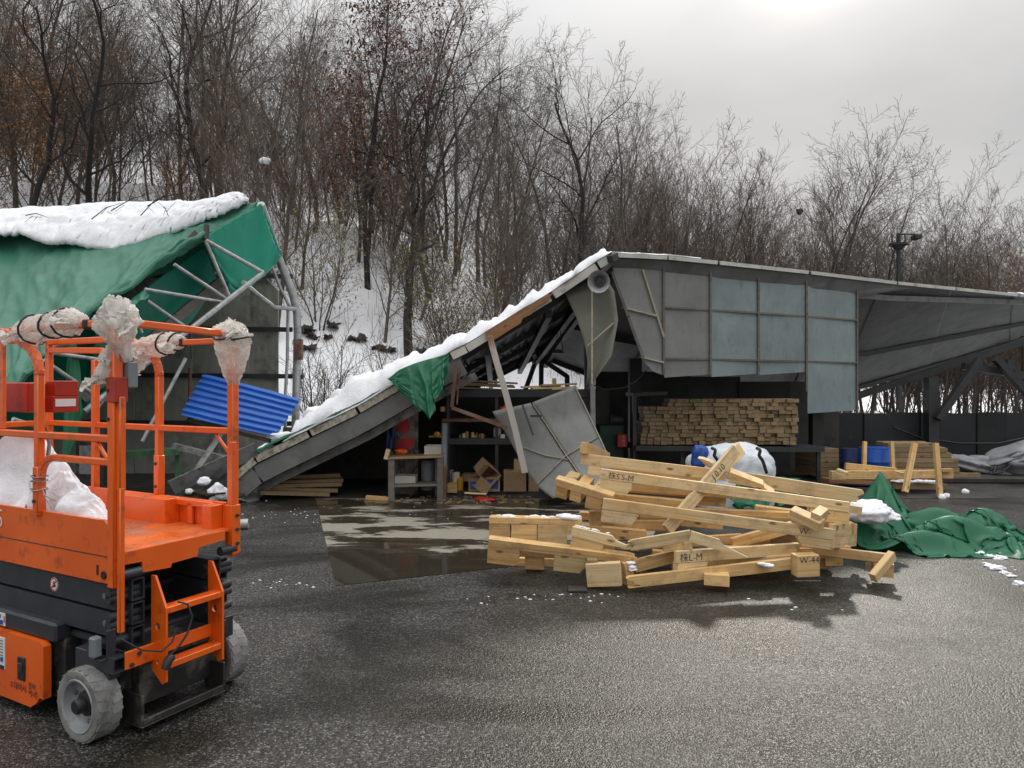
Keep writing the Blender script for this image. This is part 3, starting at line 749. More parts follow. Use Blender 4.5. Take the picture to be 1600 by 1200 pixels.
M_R = [a.lerp(b, .5) + Vector((0,0,.10)) for a, b in zip(F_R, B_R)]
def roofL(s, t): return curve_at(F_L, s).lerp(curve_at(B_L, s), t)
def roofR(s, t):
    a, m, b = curve_at(F_R, s), curve_at(M_R, s), curve_at(B_R, s)
    return a*(1-t)*(1-2*t) + m*4*t*(1-t) + b*t*(2*t-1)
shed = thing('open_shed', 'long grey open workshop shed whose left roof slope has fallen to the ground', 'shed', (0, 13, 0))
def roof_rows(fn, ns, nt, amp=.022, per=.26, off=0.0):
    rows = []
    L = sum((fn((i+1)/60,0)-fn(i/60,0)).length for i in range(60))
    for j in range(nt+1):
        r = []
        for i in range(ns+1):
            s = i/ns; q = fn(s, j/nt).copy()
            q.z += off + amp*math.sin(6.283*s*L/per) + .03*fbm(q, .6, 3)
            r.append(q)
        rows.append(r)
    return rows
# roofing sheets: each a part, lapped one over the other
for fn, cuts in ((roofL, [0,.18,.3,.42,.53,.63,.73,.83,.92,1.0]), (roofR, [0,.13,.27,.41,.55,.69,.83,1.0])):
    for k, (a, b) in enumerate(zip(cuts, cuts[1:])):
        mb = MB(); f2 = (lambda fn, a, b: lambda s, t: fn(a+(b-a)*s, t))(fn, a, b-.0 + .006)
        mb.grid(roof_rows(f2, 40, 14, amp=.022 if fn is roofL else .0015, off=(k%2)*.012), thick=.012)
        mb.build('roof_sheet', MAT['roof'], shed, smooth='all')
# fascia boards along the cut edge
fl = [(.0,.1),(.1,.2),(.2,.3),(.3,.4)]
for a, b in fl:
    q = [roofL(lerp(a+.003,b-.003,i/3), 0) for i in range(4)]
    mb = MB()
    for u, v in zip(q, q[1:]): mb.bar(u+Vector((0,-.03,-.05)), v+Vector((0,-.03,-.05)), .035, .10)
    mb.build('fascia', MAT['fascia_old'], shed)
for a, b in ((.515,.595),(.6,.695),(.70,.79),(.80,.895),(.90,.985)):
    q = [roofL(lerp(a,b,i/3), 0) for i in range(4)]; mb = MB()
    for u, v in zip(q, q[1:]): mb.bar(u+Vector((0,-.035,-.055)), v+Vector((0,-.035,-.055)), .03, .115)
    mb.build('fascia', MAT['fascia'], shed)
for a, b in ((.0,.145),(.15,.285),(.29,.43),(.435,.57),(.575,.70),(.705,.84),(.845,1.0)):
    q = [roofR(lerp(a,b,i/6), 0) for i in range(7)]; mb = MB()
    for u, v in zip(q, q[1:]): mb.bar(u+Vector((0,-.03,-.02)), v+Vector((0,-.03,-.02)), .03, .06)
    mb.build('fascia', MAT['fascia'], shed)
# dark eave beam below the fallen edge
mb = MB(); q = [roofL(s/12*.56, 0) for s in range(13)]
for u, v in zip(q, q[1:]): mb.bar(u+Vector((0.05,.03,-.25)), v+Vector((0.05,.03,-.25)), .10, .27)
mb.build('eave_beam', MAT['roof'], shed)
mb = MB(); q = [roofL(s/12*.6, .06) for s in range(13)]
for u, v in zip(q, q[1:]): mb.bar(u+Vector((.12,.03,-.42)), v+Vector((.12,.03,-.42)), .08, .12)
mb.build('eave_beam', MAT['galv_dull'], shed)
# gutter end torn open at the foot of the slope
mb = MB()
prof = [(.22*math.cos(a), -.22*math.sin(a)) for a in [R(-10+20*i/1) for i in range(0,11)]]
d = (F_L[1]-F_L[0]).normalized()
A0 = P(362,742,10.5); A1 = P(398,752,10.65)
rows = []
for k in range(4):
    base = A0.lerp(A1, k/3)
    rows.append([base + Vector((.02*math.sin(j*.9), .25*math.sin(R(18*j)) , -.02-.155*(1-math.cos(R(18*j))))) for j in range(11)])
mb.grid(rows, .01); mb.build('gutter', MAT['galv'], shed, smooth=True)
# purlins across and rafters along
for t in (.10,.38,.62,.84,.985):
    for fn, n in ((roofL, 14), (roofR, 14)):
        mb = MB(); q = [fn(i/n, t) for i in range(n+1)]
        if fn is roofL and t < .3: q = q[8:]
        if fn is roofR and t in (.38,.84): continue
        for u, v in zip(q, q[1:]): mb.bar(u+Vector((0,0,-.075)), v+Vector((0,0,-.075)), .06, .10)
        mb.build('purlin', MAT['roof_light'] if (fn is roofR and t < .2) else MAT['dark_steel'], shed)
for fn, ss in ((roofL, (.64,.80,.93)), (roofR, (.02,.22,.48))):
    for s in ss:
        mb = MB(); q = [fn(s, i/10) for i in range(1,11)]
        for u, v in zip(q, q[1:]): mb.bar(u+Vector((0,0,-.19)), v+Vector((0,0,-.19)), .09, .13)
        mb.build('rafter', MAT['dark_steel'], shed)
# rear frame at the fallen gable and the open right end
def bars(name, lst, mat, w, h=None, parent=shed):
    for a, b in lst:
        mb = MB(); mb.bar(a, b, w, h or w); mb.build(name, MAT[mat], parent)
bars('truss_bar', [(P(838,556,15.3),P(745,604,15.3)), (P(838,556,15.3),P(886,588,15.3)), (P(835,570,15.3),P(820,612,15.3)), (P(846,562,15.3),P(845,640,15.3)), (P(886,586,15.3),P(887,650,15.3)), (P(800,470,12.2),P(838,560,15.2))], 'dark_steel', .10)
bars('truss_bar', [(P(1330,622,15.0),P(1475,574,15.0)), (P(1475,574,15.0),P(1640,520,15.0)), (P(1465,655,14.2),P(1530,562,14.2)), (P(1556,560,14.2),P(1612,622,14.2)), (P(1505,572,14.4),P(1640,592,14.4)), (P(1577,562,14.4),P(1577,585,14.4))], 'dark_steel', .13)
for a, b, w in ((G(1455,738), P(1455,590,14.4), .20), (P(919,778,11.6), P(919,440,11.6), .12), (P(992,735,13.2), P(992,560,13.2), .22), (P(1275,735,13.2), P(1275,560,13.2), .2), (P(708,780,12.3),P(708,560,12.3),.11)):
    a = Vector((b.x, b.y, 0)); mb = MB(); mb.bar(a, b, w, w, (0,1,0)); mb.build('column', MAT['dark_steel'], shed)
mb = MB(); mb.bar(P(927,762,11.3), P(925,470,11.3), .075, .075, (0,1,0)); mb.build('column', MAT['roof_light'], shed)
# gable end of hazy plastic panels on pale battens
GY = 10.72
def roofR_z(x):
    for a, b in zip(F_R, F_R[1:]):
        if a.x <= x <= b.x: return lerp(a.z, b.z, (x-a.x)/(b.x-a.x))
    return F_R[0].z
def panel(poly, Y, mat, t=.006):
    pts = [P(px, py, YR(px)+.12) for px, py in poly]
    A, B = P(poly[0][0],600,YR(poly[0][0])+.12), P(max(q[0] for q in poly),600,YR(max(q[0] for q in poly))+.12)
    M, L = frame(Vector((A.x,A.y,0)), Vector((B.x,B.y,0))); Mi = M.inverted(); loc = [Mi @ p for p in pts]
    mb = MB(); mb.prism([(p.x, p.z) for p in loc], t, M)
    return mb.build('gable_panel', MAT[mat], shed)
panel([(957,418),(1003,420),(1035,522),(1035,586),(1020,580),(1003,562),(985,500),(970,465)], GY, 'sheet')
for i, (a, b, bot, m) in enumerate(((1006,1036,560,'sheet'),(1038,1109,588,'sheet'),(1112,1184,587,'sheet_blue'),(1187,1259,584,'sheet_blue'),(1262,1338,644,'sheet_blue'))):
    ta, tb = 416+.075*(a-957), 416+.11*(b-957)-8
    panel([(a,ta+3),(b,ta+3+(b-a)*.1),(b,bot-3),(a,bot+2)] if i else [(1006,421),(1036,423),(1036,518)], GY, m)
for a, b in (((1004,421),(1037,526)),((972,480),(1028,494)),((1003,558),(1036,566)),((1110,424),(1110,586)),((1185,432),(1185,586)),((1260,440),(1260,612)),((1038,480),(1184,489)),((1184,489),(1338,500)),((1038,560),(1184,563)),((1184,563),(1338,567)),((1339,452),(1339,646)),((1037,420),(1037,586))):
    mb = MB(); mb.bar(P(*a,YR(a[0])+.10), P(*b,YR(b[0])+.10), .03, .05, (0,-1,0)); mb.build('batten', MAT['batten'] if a[0] < 1037 else MAT['wood_grey'], shed)
mb = MB(); mb.bar(P(956,425,GY), P(1005,560,GY), .04, .06, (0,-1,0)); mb.build('batten', MAT['wood_grey'], shed)
# strip of soffit between fascia and panels
rows = [[roofR(i/14*.62, 0)+Vector((0,.02,-.05)) for i in range(15)], [P(lerp(957,1345,i/14), lerp(417,462,i/14), YR(lerp(957,1345,i/14))+.15) for i in range(15)]]
mb = MB(); mb.grid(rows, .01); mb.build('soffit', MAT['roof'], shed)
# torn curled panel strip
lc = [P(*p) for p in ((881,455,10.75),(900,495,10.7),(912,530,10.66),(918,565,10.62),(916,607,10.6))]
rc = [P(*p) for p in ((944,428,10.72),(960,455,10.6),(966,500,10.45),(956,556,10.35),(919,609,10.55))]
rows = []
for i in range(17):
    a, b = curve_at(lc, i/16), curve_at(rc, i/16)
    rows.append([a.lerp(b, j/8) + Vector((0,.10*math.sin(3.14*j/8)+.02*nz((i*.4,j*.5,2)),0)) for j in range(9)])
mb = MB(); mb.grid(rows, .006); tornp = mb.build('gable_panel', MAT['sheet_olive'], shed, smooth='all'); tag(tornp, 'torn plastic panel curling down below the horn loudspeaker')
for a, b in (((925,430),(925,600)),((918,540),(958,505))):
    mb = MB(); mb.bar(P(*a,10.52), P(*b,10.48), .02, .035, (0,-1,0)); mb.build('batten', MAT['batten'], shed)
# splintered brown fascia and the brown post it hangs on
mb = MB(); M, L = frame(P(762,526,10.5), P(868,462,10.5))
mb.prism([(0,-.09),(L*.45,-.08),(L*.5,-.03),(L*.62,-.05),(L*.72,.0),(L*.86,-.01),(L,.06),(L*.6,.09),(0,.08)], .045, M)
tag(mb.build('fascia_board', MAT['wood_brown'], shed, M, local=False), 'splintered brown board under the roof edge')
# interior walls
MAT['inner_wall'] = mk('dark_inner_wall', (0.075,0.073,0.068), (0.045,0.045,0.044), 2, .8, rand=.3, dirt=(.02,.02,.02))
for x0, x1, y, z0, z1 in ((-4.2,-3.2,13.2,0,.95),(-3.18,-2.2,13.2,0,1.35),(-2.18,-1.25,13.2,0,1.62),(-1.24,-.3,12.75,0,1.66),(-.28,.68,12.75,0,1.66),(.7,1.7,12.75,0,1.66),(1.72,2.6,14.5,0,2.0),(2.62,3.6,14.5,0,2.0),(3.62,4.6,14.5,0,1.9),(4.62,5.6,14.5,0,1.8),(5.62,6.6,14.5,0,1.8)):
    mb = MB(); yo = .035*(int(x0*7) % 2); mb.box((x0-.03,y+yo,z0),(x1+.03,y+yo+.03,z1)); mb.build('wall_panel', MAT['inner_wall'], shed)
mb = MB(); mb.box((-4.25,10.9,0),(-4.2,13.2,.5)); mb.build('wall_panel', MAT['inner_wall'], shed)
# loose cable slung across the opening
mb = MB(); q = [P(928,602,11.0), P(945,609,11.0), P(975,606,11.0), P(995,595,11.0), P(1010,578,11.0)]
mb.tube([curve_at(q, i/12) for i in range(13)], .009, 6); mb.build('cable', MAT['black'], shed, smooth=True)
# ------------------------------------------------------------------ snow on the shed
def snow_on(name, label, fn, s0, s1, t0, t1, thick, ns, nt, lump=.06, lscale=3.0, seed=0):
    top, bot = [], []
    for j in range(nt+1):
        v = j/nt; r = []; rb = []
        for i in range(ns+1):
            u = i/ns; s = lerp(s0,s1,u); t = lerp(t0,t1,v); q = fn(s,t).copy()
            edge = min(1, min(u,1-u)*ns/3) ** .5 * min(1, min(v,1-v)*nt/2.2) ** .5
            h = thick(s)*edge*(1+.25*fbm((q.x,q.y,seed),1.3,3)) + lump*edge*abs(fbm((q.x,q.y,seed+4),lscale,4))*2
            r.append(q + Vector((nz((q.x*4,q.y*4,1+seed))*.04, -.0 if j else nz((q.x*3,2,seed))*.06, .03+max(h,0)))); rb.append(q+Vector((0,0,.015)))
        top.append(r); bot.append(rb)
    mb = MB(); mb.grid(top)
    k = len(top[0]); m = len(top); b = len(mb.v)
    mb.v.extend([tuple(p) for r in bot for p in r])
    ring = list(range(k)) + [i*k+k-1 for i in range(1,m)] + [(m-1)*k+j for j in range(k-2,-1,-1)] + [i*k for i in range(m-2,0,-1)]
    for a, c in zip(ring, ring[1:]+ring[:1]): mb.f.append([c,a,a+b,c+b]); mb.m.append(0)
    o = mb.build(name, MAT['snow'], smooth='all')
    return tag(o, label, 'snow')
TH = [(0,.02),(.12,.05),(.18,.22),(.28,.40),(.36,.34),(.44,.24),(.55,.17),(.75,.13),(.9,.09),(1,.05)]
snow_on('roof_snow', 'snow lying along the fallen left slope of the grey shed roof', roofL, .15, .995, -.012, .9, lambda s: interp(s, TH), 150, 40, .10, 2.6)
snow_on('roof_snow', 'thin strip of snow along the front right edge of the shed roof', roofR, .0, .24, -.004, .10, lambda s: .045, 60, 6, .02, 4.0, 3)
snow_on('roof_snow', 'thin snow patch on the right end of the shed roof', roofR, .82, .99, -.002, .2, lambda s: .05, 50, 6, .02, 4.0, 5)
# lumps broken off on the lower slope
def lump(name, label, cat, c, r, mat='snow', seed=0, sub=3, rough=.35, group=None):
    bm = bmesh.new(); bmesh.ops.create_icosphere(bm, subdivisions=sub, radius=1)
    mb = MB(); c = Vector(c); r = Vector(r)
    vs = []
    for v in bm.verts:
        k = 1 + rough*fbm(v.co*1.4+Vector((seed*3.1,seed,0)),1,4) + rough*.35*nz(v.co*5+Vector((seed,0,0)))
        q = Vector((v.co.x*r.x*k, v.co.y*r.y*k, v.co.z*r.z*k)); vs.append(c+q)
    mb.add(vs, [[v.index for v in f.verts] for f in bm.faces]); bm.free()
    o = mb.build(name, MAT[mat], smooth='all')
    return tag(o, label, cat, group)
lr = random.Random(11)
for i in range(26):
    s = lr.uniform(.17,.46); t = lr.uniform(.02,.5); q = roofL(s,t); h = interp(s,TH)
    r = lr.uniform(.05,.15)
    lump('snow_lump', 'broken lump of wet snow on the lower part of the fallen roof', 'snow lump', q+Vector((0,0,h*.85+.03)), (r*1.2,r,r*.8), seed=i, sub=3, group='snow lumps on the fallen roof')
lump('snow_lump', 'snow lump sliding off the lowest roof corner beside the blue sheet', 'snow lump', P(418,703,10.75), (.13,.14,.10), seed=51)
lump('snow_lump', 'flat snow slab between the blue sheet and the roof edge', 'snow lump', P(436,683,10.9), (.18,.14,.10), seed=52)
# ------------------------------------------------------------------ green tarp scraps on the shed
def sheet_thing(name, label, cat, rows, mat, t=.008, smooth='all', parent=None):
    mb = MB(); mb.grid(rows, t); o = mb.build(name, MAT[mat], parent, smooth=smooth)
    return tag(o, label, cat) if parent is None else o
tl = [P(*p,10.42) for p in ((606,592),(625,580),(650,571),(678,562),(702,552))]
bl = [P(*p) for p in ((607,594,10.42),(622,607,10.40),(640,622,10.36),(657,640,10.32),(673,655,10.26),(685,641,10.22),(681,624,10.30),(688,611,10.24),(697,600,10.34),(703,580,10.40))]
rows = []
for v_ in range(51):
    v = v_/50; r = []
    for i in range(91):
        u = i/90; a, b = curve_at(tl,u), curve_at(bl,u); q = a.lerp(b, v)
        ph = u*17 + 1.5*v + .8*nz((u*3,v*2,4))
        q.y += (-.10*(1-abs(math.sin(ph)))**1.4 + .05*math.sin(ph*.5))*v**.7 - .045*(1-abs(nz((u*6+v*3,v*4-u*2,3))))**2*(.3+.7*v) - .05*v
        q.z += .035*math.sin(3.14*u)*(1-v); q.x += .025*math.sin(ph)*v
        r.append(q)
    rows.append(r)
sheet_thing('tarp_scrap', 'green tarpaulin scrap hanging over the broken roof edge', 'tarp', rows, 'tarp_green', .004)
rows = []
for i in range(41):
    s = lerp(.10,.42,i/40); r = []
    for j in range(7):
        q = roofL(s, lerp(-.012,.05,j/6)); q.z += .05 + .055*math.sin(j/6*3.14)*(1+.6*nz((s*30,j*.5,0))) + .02*nz((s*50,j,5)); r.append(q)
    rows.append(r)
sheet_thing('tarp_strip', 'green tarpaulin strip pressed under the snow along the fallen eave', 'tarp', rows, 'tarp_green')
# ------------------------------------------------------------------ things hanging and leaning at the opening
sp = thing('horn_loudspeaker', 'round grey horn loudspeaker under the shed ridge', 'loudspeaker', P(936,440,10.35))
aim = Matrix.Translation(P(936,440,10.3)) @ Vector((-.25,-1,-.12)).to_track_quat('X','Z').to_matrix().to_4x4()
mb = MB(); mb.lathe([(.05,-.22),(.06,-.12),(.10,-.03),(.155,.03),(.162,.035),(.158,.02),(.10,-.05),(.055,-.13),(.001,-.14)], 28, aim); mb.build('horn', MAT['galv'], sp, smooth=True)
mb = MB(); mb.lathe([(.001,.0),(.035,.0),(.045,-.03),(.03,-.06),(.03,-.13)], 16, aim); mb.build('reflex_cone', MAT['dark_steel'], sp, smooth=True)
mb = MB(); mb.lathe([(.001,-.34),(.06,-.34),(.065,-.22),(.05,-.2)], 16, aim); mb.build('driver', MAT['dark_steel'], sp, smooth=True)
mb = MB(); mb.bar(P(938,428,10.45), P(962,405,10.6), .05, .05); mb.bar(P(953,405,10.5), P(962,400,10.6), .1, .1); mb.build('bracket', MAT['dark_steel'], sp)
# work lamp hung under the roof
wlamp = thing('work_light', 'black work light hanging by wires inside the shed', 'lamp', P(873,548,12.6))
mb = MB(); mb.prism([(-.11,0),(.11,0),(.06,.07),(-.06,.07)], .10, Matrix.Translation(P(872,552,12.6))); mb.build('housing', MAT['dark_steel'], wlamp)
mb = MB(); mb.tube([P(866,548,12.6),P(873,510,12.8)], .006, 5); mb.tube([P(880,548,12.6),P(874,510,12.8)], .006, 5); mb.build('wire', MAT['black'], wlamp)
bp = thing('broken_post', 'leaning wooden post, brown at its top and whitish below', 'post', P(820,736,10.25))
m, nt, b = new_mat('peeling_post_paint')
tc = nd(nt,'ShaderNodeTexCoord'); sx = nd(nt,'ShaderNodeSeparateXYZ'); nt.links.new(tc.outputs['Object'], sx.inputs[0])
ad = nd(nt,'ShaderNodeMath',operation='MULTIPLY_ADD'); ad.inputs[1].default_value = .8; nt.links.new(noise_node(nt,9,6,(1,6,6)), ad.inputs[0]); nt.links.new(sx.outputs['X'], ad.inputs[2])
nt.links.new(ramp(nt, ad.outputs[0], [(.9/2,(.25,.12,.055)),(1.3/2,(.46,.43,.38)),(1.0,(.40,.38,.34))]), b.inputs['Base Color']); b.inputs['Roughness'].default_value=.7
hmul = nd(nt,'ShaderNodeMath',operation='MULTIPLY'); 
MAT['post_paint'] = m
q = [P(765,525,10.35), P(776,566,10.33), P(790,614,10.3), P(806,676,10.28), P(820,738,10.25)]
M, L = frame(q[0], q[-1], (0,-1,0)); mb = MB()
for a, c in zip(q, q[1:]): mb.bar(a, c+(c-a).normalized()*.01, .09, .09, (0,-1,0), .006)
mb.build('timber', MAT['post_paint'], bp, M)
cp = thing('bent_channel', 'brown steel channel bent to an L under the torn roof edge', 'steel channel', P(710,640,10.45))
mb = MB(); mb.bar(P(713,570,10.45), P(706,636,10.45), .05, .07, (0,-1,0)); mb.bar(P(719,574,10.5), P(714,632,10.5), .02, .02, (0,-1,0)); mb.bar(P(706,637,10.45), P(792,668,10.4), .05, .06, (0,-1,0)); mb.build('channel', MAT['rust_steel'], cp)
# fallen curved sheet
fs = thing('fallen_sheet', 'hazy grey plastic sheet with pale battens, fallen from the gable and leaning curved', 'plastic sheet', G(870,776))
lc = [P(*p) for p in ((769,643,10.55),(797,690,10.5),(820,735,10.35),(840,762,10.3),(864,779,10.2))]
mc = [P(*p) for p in ((831,629,10.6),(852,660,10.5),(876,698,10.35),(898,730,10.2),(922,764,10.0))]
rc = [P(*p) for p in ((899,602,10.6),(918,640,10.5),(938,682,10.3),(956,722,10.1),(975,768,9.9))]
def fall(u, v):
    a, m_, c = curve_at(lc,v), curve_at(mc,v), curve_at(rc,v)
    q = a.lerp(m_, u*2) if u < .5 else m_.lerp(c, u*2-1)
    q.y += .16*math.sin(3.14*v)*(.4+.6*(1-u)) + .015*nz((u*4,v*4,0)); return q
for nm, u0, u1, v0 in (('sheet',0,.485,.0),('sheet',.5,1,.0)):
    rows = [[fall(lerp(u0,u1,j/12), lerp(v0,1,i/24)) for j in range(13)] for i in range(25)]
    sheet_thing(nm, None, None, rows, 'sheet', .005, parent=fs)
for (ua,va),(ub,vb) in (((.5,.02),(.5,1.0)),((.99,0),(.99,.9)),((.02,.72),(.97,.50)),((.12,.35),(.49,.66))):
    mb = MB(); q = [fall(lerp(ua,ub,i/8), lerp(va,vb,i/8))+Vector((0,-.012,0)) for i in range(9)]
    for a, c in zip(q,q[1:]): mb.bar(a, c, .012, .045, (0,-1,0))
    mb.build('batten', MAT['batten'], fs)
for a, b in (((816,632),(833,680)),((829,650),(846,650))):
    mb = MB(); mb.bar(P(*a,10.42), P(*b,10.35), .03, .03, (0,-1,0)); mb.build('bracket', MAT['dark_steel'], fs)
# ------------------------------------------------------------------ collapsed green tarpaulin shelter at the left
sh = thing('tarp_shelter', 'collapsed shelter of steel pipe trusses under a faded green tarpaulin', 'shelter', (-8, 12, 0))
TOP = [P(*p) for p in ((-330,362,14.2),(-150,350,13.9),(0,342,13.6),(120,338,13.2),(240,332,12.9),(330,326,12.7),(406,319,12.5))]
BOT = [P(*p) for p in ((-330,800,9.2),(-150,720,9.4),(0,645,9.6),(70,575,9.9),(140,505,10.3),(240,430,11.1),(322,371,11.8))]
def tarp1(u, v):
    a, b = curve_at(TOP,u), curve_at(BOT,u); q = a.lerp(b, v)
    sag = math.sin(3.14*v)
    q.z -= .25*sag*(1-.5*u); q.y += .12*sag
    # wrinkles run down the slope and gather at the right-hand fold
    w = u*26 + v*6*(u-.4)
    q += Vector((0,-.05,.05))*(math.sin(w)*.55+math.sin(w*1.7+1+v*2)*.35+.8*nz((u*9,v*2.2,1)))*(.25+.75*v)
    q += Vector((0,-.05,.04))*((1-abs(nz((u*7+v*5,v*1.1-u*2,14))))**6*1.1 + (1-abs(nz((u*11-v*4,v*1.6+u*3,24))))**8*.9)*(.3+.7*v)
    q += Vector((0,-.06,.05))*((1-abs(nz((u*17+v*2.5,v*1.2,4))))**3*.9 + (1-abs(nz((u*38-v*3,v*2.5,8))))**3*.5)*(.3+.7*v)
    q += Vector((0,-.08,.06))*math.exp(-((v-.93)/.05)**2)*(.6+.4*math.sin(u*30))
    return q
rows = [[tarp1(u/150, v/64) for u in range(151)] for v in range(65)]
mb = MB(); mb.grid(rows, .008); mb.build('tarp', MAT['tarp_faded'], sh, smooth='all')
# rolled hem where the tarp folded over
mb = MB(); mb.tube([tarp1(i/40, .985)+Vector((0,-.04,.0)) for i in range(41)], [.03+.02*abs(math.sin(i*1.3)) for i in range(41)], 7); mb.build('hem', MAT['tarp_faded'], sh, smooth=True)
def settle(rows, ku, kv, seed, iters=70):
    m, n = len(rows), len(rows[0]); pin = np.zeros((m,n), bool); pin[0,:] = True; pin[m-1,::6] = True; pin[::6,0] = True; pin[::6,n-1] = True
    return drape(rows, ku, kv, pin, iters, seed=seed, bend=.1)
def quadsheet(name, tl, tr, br, bl, mat, nu=44, nv=44, wr=.03, seed=0, parent=sh, t=.008, sag=0):
    rows = []
    for i in range(nv+1):
        r = []
        for j in range(nu+1):
            u, v = j/nu, i/nv
            q = tl.lerp(tr,u).lerp(bl.lerp(br,u), v)
            q += Vector((.2,-1,.4))*wr*(nz((u*3,v*3,seed))+.5*math.sin(u*13+v*5+seed)*v+.4*nz((u*9,v*7,seed+3))) + Vector((0,0,-sag*math.sin(3.14*u)*v))
            r.append(q)
        rows.append(r)
    if nu >= 20: rows = settle(rows, 1.03, 1.03, seed)
    mb = MB(); mb.grid(rows, t); return mb.build(name, MAT[mat], parent, smooth='all')
quadsheet('gable_tarp', P(320,368,11.7), P(407,318,12.45), P(438,402,13.3), P(364,462,12.1), 'tarp_teal', wr=.06, seed=2)
quadsheet('gable_tarp', P(404,320,12.46), P(409,319,12.5), P(441,400,13.4), P(430,398,13.3), 'tarp_teal', 4, 16, .03, 4)
# torn second layer seen under the fold
quadsheet('inner_tarp', P(150,505,11.2), P(318,385,12.6), P(341,440,12.9), P(130,640,11.2), 'tarp_teal', wr=.05, seed=5, sag=.05)
quadsheet('inner_tarp', P(-40,560,11.0), P(190,470,11.5), P(140,640,11.2), P(-40,720,10.8), 'tarp_teal', wr=.06, seed=6)
quadsheet('torn_flap', P(186,480,10.6), P(226,454,10.9), P(235,462,10.7), P(200,484,10.5), 'tarp_faded', 10, 10, .04, 8)
quadsheet('hanging_strip', P(106,520,9.9), P(118,515,9.9), P(131,648,9.8), P(96,752,9.7), 'tarp_green', 8, 20, .05, 9)
quadsheet('light_blocking_tarp', P(-330,362,14.3), P(408,318,12.6), P(440,402,13.5), P(-330,430,16.5), 'tarp_faded', wr=.05, seed=11)  # back slope added to block light and keep the shelter dark inside
# olive sheet wall at the back, panel by panel, with girts
xx = [-330 + 45*i for i in range(18)]
WY = 14.0
for a, b in zip(xx, xx[1:]):
    x0, x1 = atpx(a, WY), atpx(min(b,458), WY)
    zt = P(0, interp(a,[(280,420),(360,420),(400,405),(455,470)]), WY).z
    zt2 = P(0, interp(min(b,458),[(280,420),(360,420),(400,405),(458,486)]), WY).z
    mb = MB(); mb.prism([(x0+.006,0),(x1-.006,0),(x1-.006,zt2),(x0+.006,zt)], .04, Matrix.Translation((0,WY,0))); mb.build('wall_panel', MAT['wall_panel'], sh)
for y in (430, 513, 586, 660):
    mb = MB(); mb.bar(P(-330,y-4,WY-.06), P(457,y+2,WY-.06), .05, .09); mb.build('girt', MAT['dark_steel'], sh)
def pipe(name, pts, r, mat='galv', parent=sh, n=10):
    mb = MB(); mb.tube([P(*p) for p in pts], r, n); return mb.build(name, MAT[mat], parent, smooth=True)
pipe('arch_pipe', [(407,319,12.55),(418,350,12.9),(432,395,13.4),(446,430,13.65),(458,462,13.8),(464,490,13.85),(465,520,13.85),(461,690,13.85),(460,752,13.85)], .075)
pipe('drain_pipe', [(450,482,13.7),(449,560,13.7),(446,614,13.7),(446,740,13.7)], .03)
pipe('tie_pipe', [(380,441,12.2),(405,462,12.8),(429,480,13.3),(462,483,13.8)], .04)
pipe('tie_pipe', [(422,408,13.2),(438,450,13.5),(453,480,13.75)], .03)
mb = MB(); mb.bar(P(466,530,13.75), P(466,562,13.75), .16, .12, (0,1,0)); mb.build('rusty_bracket', MAT['rust_steel'], sh)
for y in (513,587):
    mb = MB(); mb.bar(P(462,y+1,13.9), P(474,y+2,13.9), .07, .09); mb.build('girt_end', MAT['dark_steel'], sh)
Dn = lambda px: 9.95 + (px-130)/282*2.2
def n2(px, py): return (px, py, Dn(px))
for a, b, r in (((322,376),(411,426),.035),((411,426),(132,643),.042),((321,376),(360,467),.028),((272,413),(358,470),.03),((226,452),(354,473),.028),((230,470),(288,510),.03),((207,482),(222,520),.024),((70,550),(205,569),.028),((68,563),(158,624),.03),((20,655),(60,668),.03),((198,575),(150,640),.03),((290,560),(222,690),.03)):
    pipe('truss_pipe', [n2(*a), n2(*b)], r)
pipe('peak_post', [(323,352,11.75),(321,374,11.7)], .045, 'dark_steel')
mb = MB(); mb.bar(P(342,442,12.6), P(125,622,10.6), .10, .16); mb.build('edge_beam', MAT['wood_grey'], sh)
mb = MB(); mb.bar(P(306,362,11.75), P(285,385,11.6), .04, .08); mb.build('peak_stub', MAT['wood_grey'], sh)
pipe('thin_pipe', [(297,575,13.0),(296,650,13.0)], .03, 'rust_steel')
pipe('hanging_rope', [(297,475,12.8),(296,520,12.8),(299,560,12.8)], .008, 'black')
# snow on the shelter: thick slab along the ridge with fallen twigs
UP = [P(*p) for p in ((-330,352,14.0),(-150,342,13.8),(0,334,13.6),(60,330,13.5),(110,329,13.4),(150,326,13.3),(190,321,13.2),(230,323,13.1),(280,321,13.0),(300,323,12.9),(340,318,12.8),(366,309,12.7),(378,310,12.65),(383,318,12.6))]
LO = [P(*p) for p in ((-330,395,13.0),(-150,385,12.9),(0,370,12.7),(35,367,12.7),(75,383,12.5),(110,382,12.5),(150,390,12.35),(175,392,12.3),(215,383,12.35),(250,372,12.4),(275,364,12.4),(310,350,12.4),(345,336,12.4),(384,319,12.5))]
rows = []
for j in range(33):
    v = j/32; r = []
    for i in range(161):
        u = i/160; q = curve_at(UP,u).lerp(curve_at(LO,u),v)
        b = math.sin(3.14*min(1,v*.97+.03))**.45 if 0 < v < 1 else 0
        fall_ = math.sqrt(max(0,1-max(0,(u-.97)/.03)**2))
        h = (.10+.08*fbm((q.x,q.y*2,2),1.1,4)+.022*fbm((q.x,q.z*2,2),4,4)+.025*(1-abs(nz((q.x*1.7,q.z*2.5,9)))))*b*fall_
        r.append(q + Vector((0,-.45*h,h)) + Vector((.04*nz((u*90,v*6,1)), 0, .05*nz((u*60,3,v*3))*(1 if v > .5 else .4) + .03*nz((u*160,3,v*3))*(v > .7))))
    rows.append(r)
mb = MB(); mb.grid(rows, .06)
tag(mb.build('roof_snow', MAT['snow'], smooth='all'), 'thick snow slab along the ridge of the green tarp shelter', 'snow')
lt = random.Random(4)
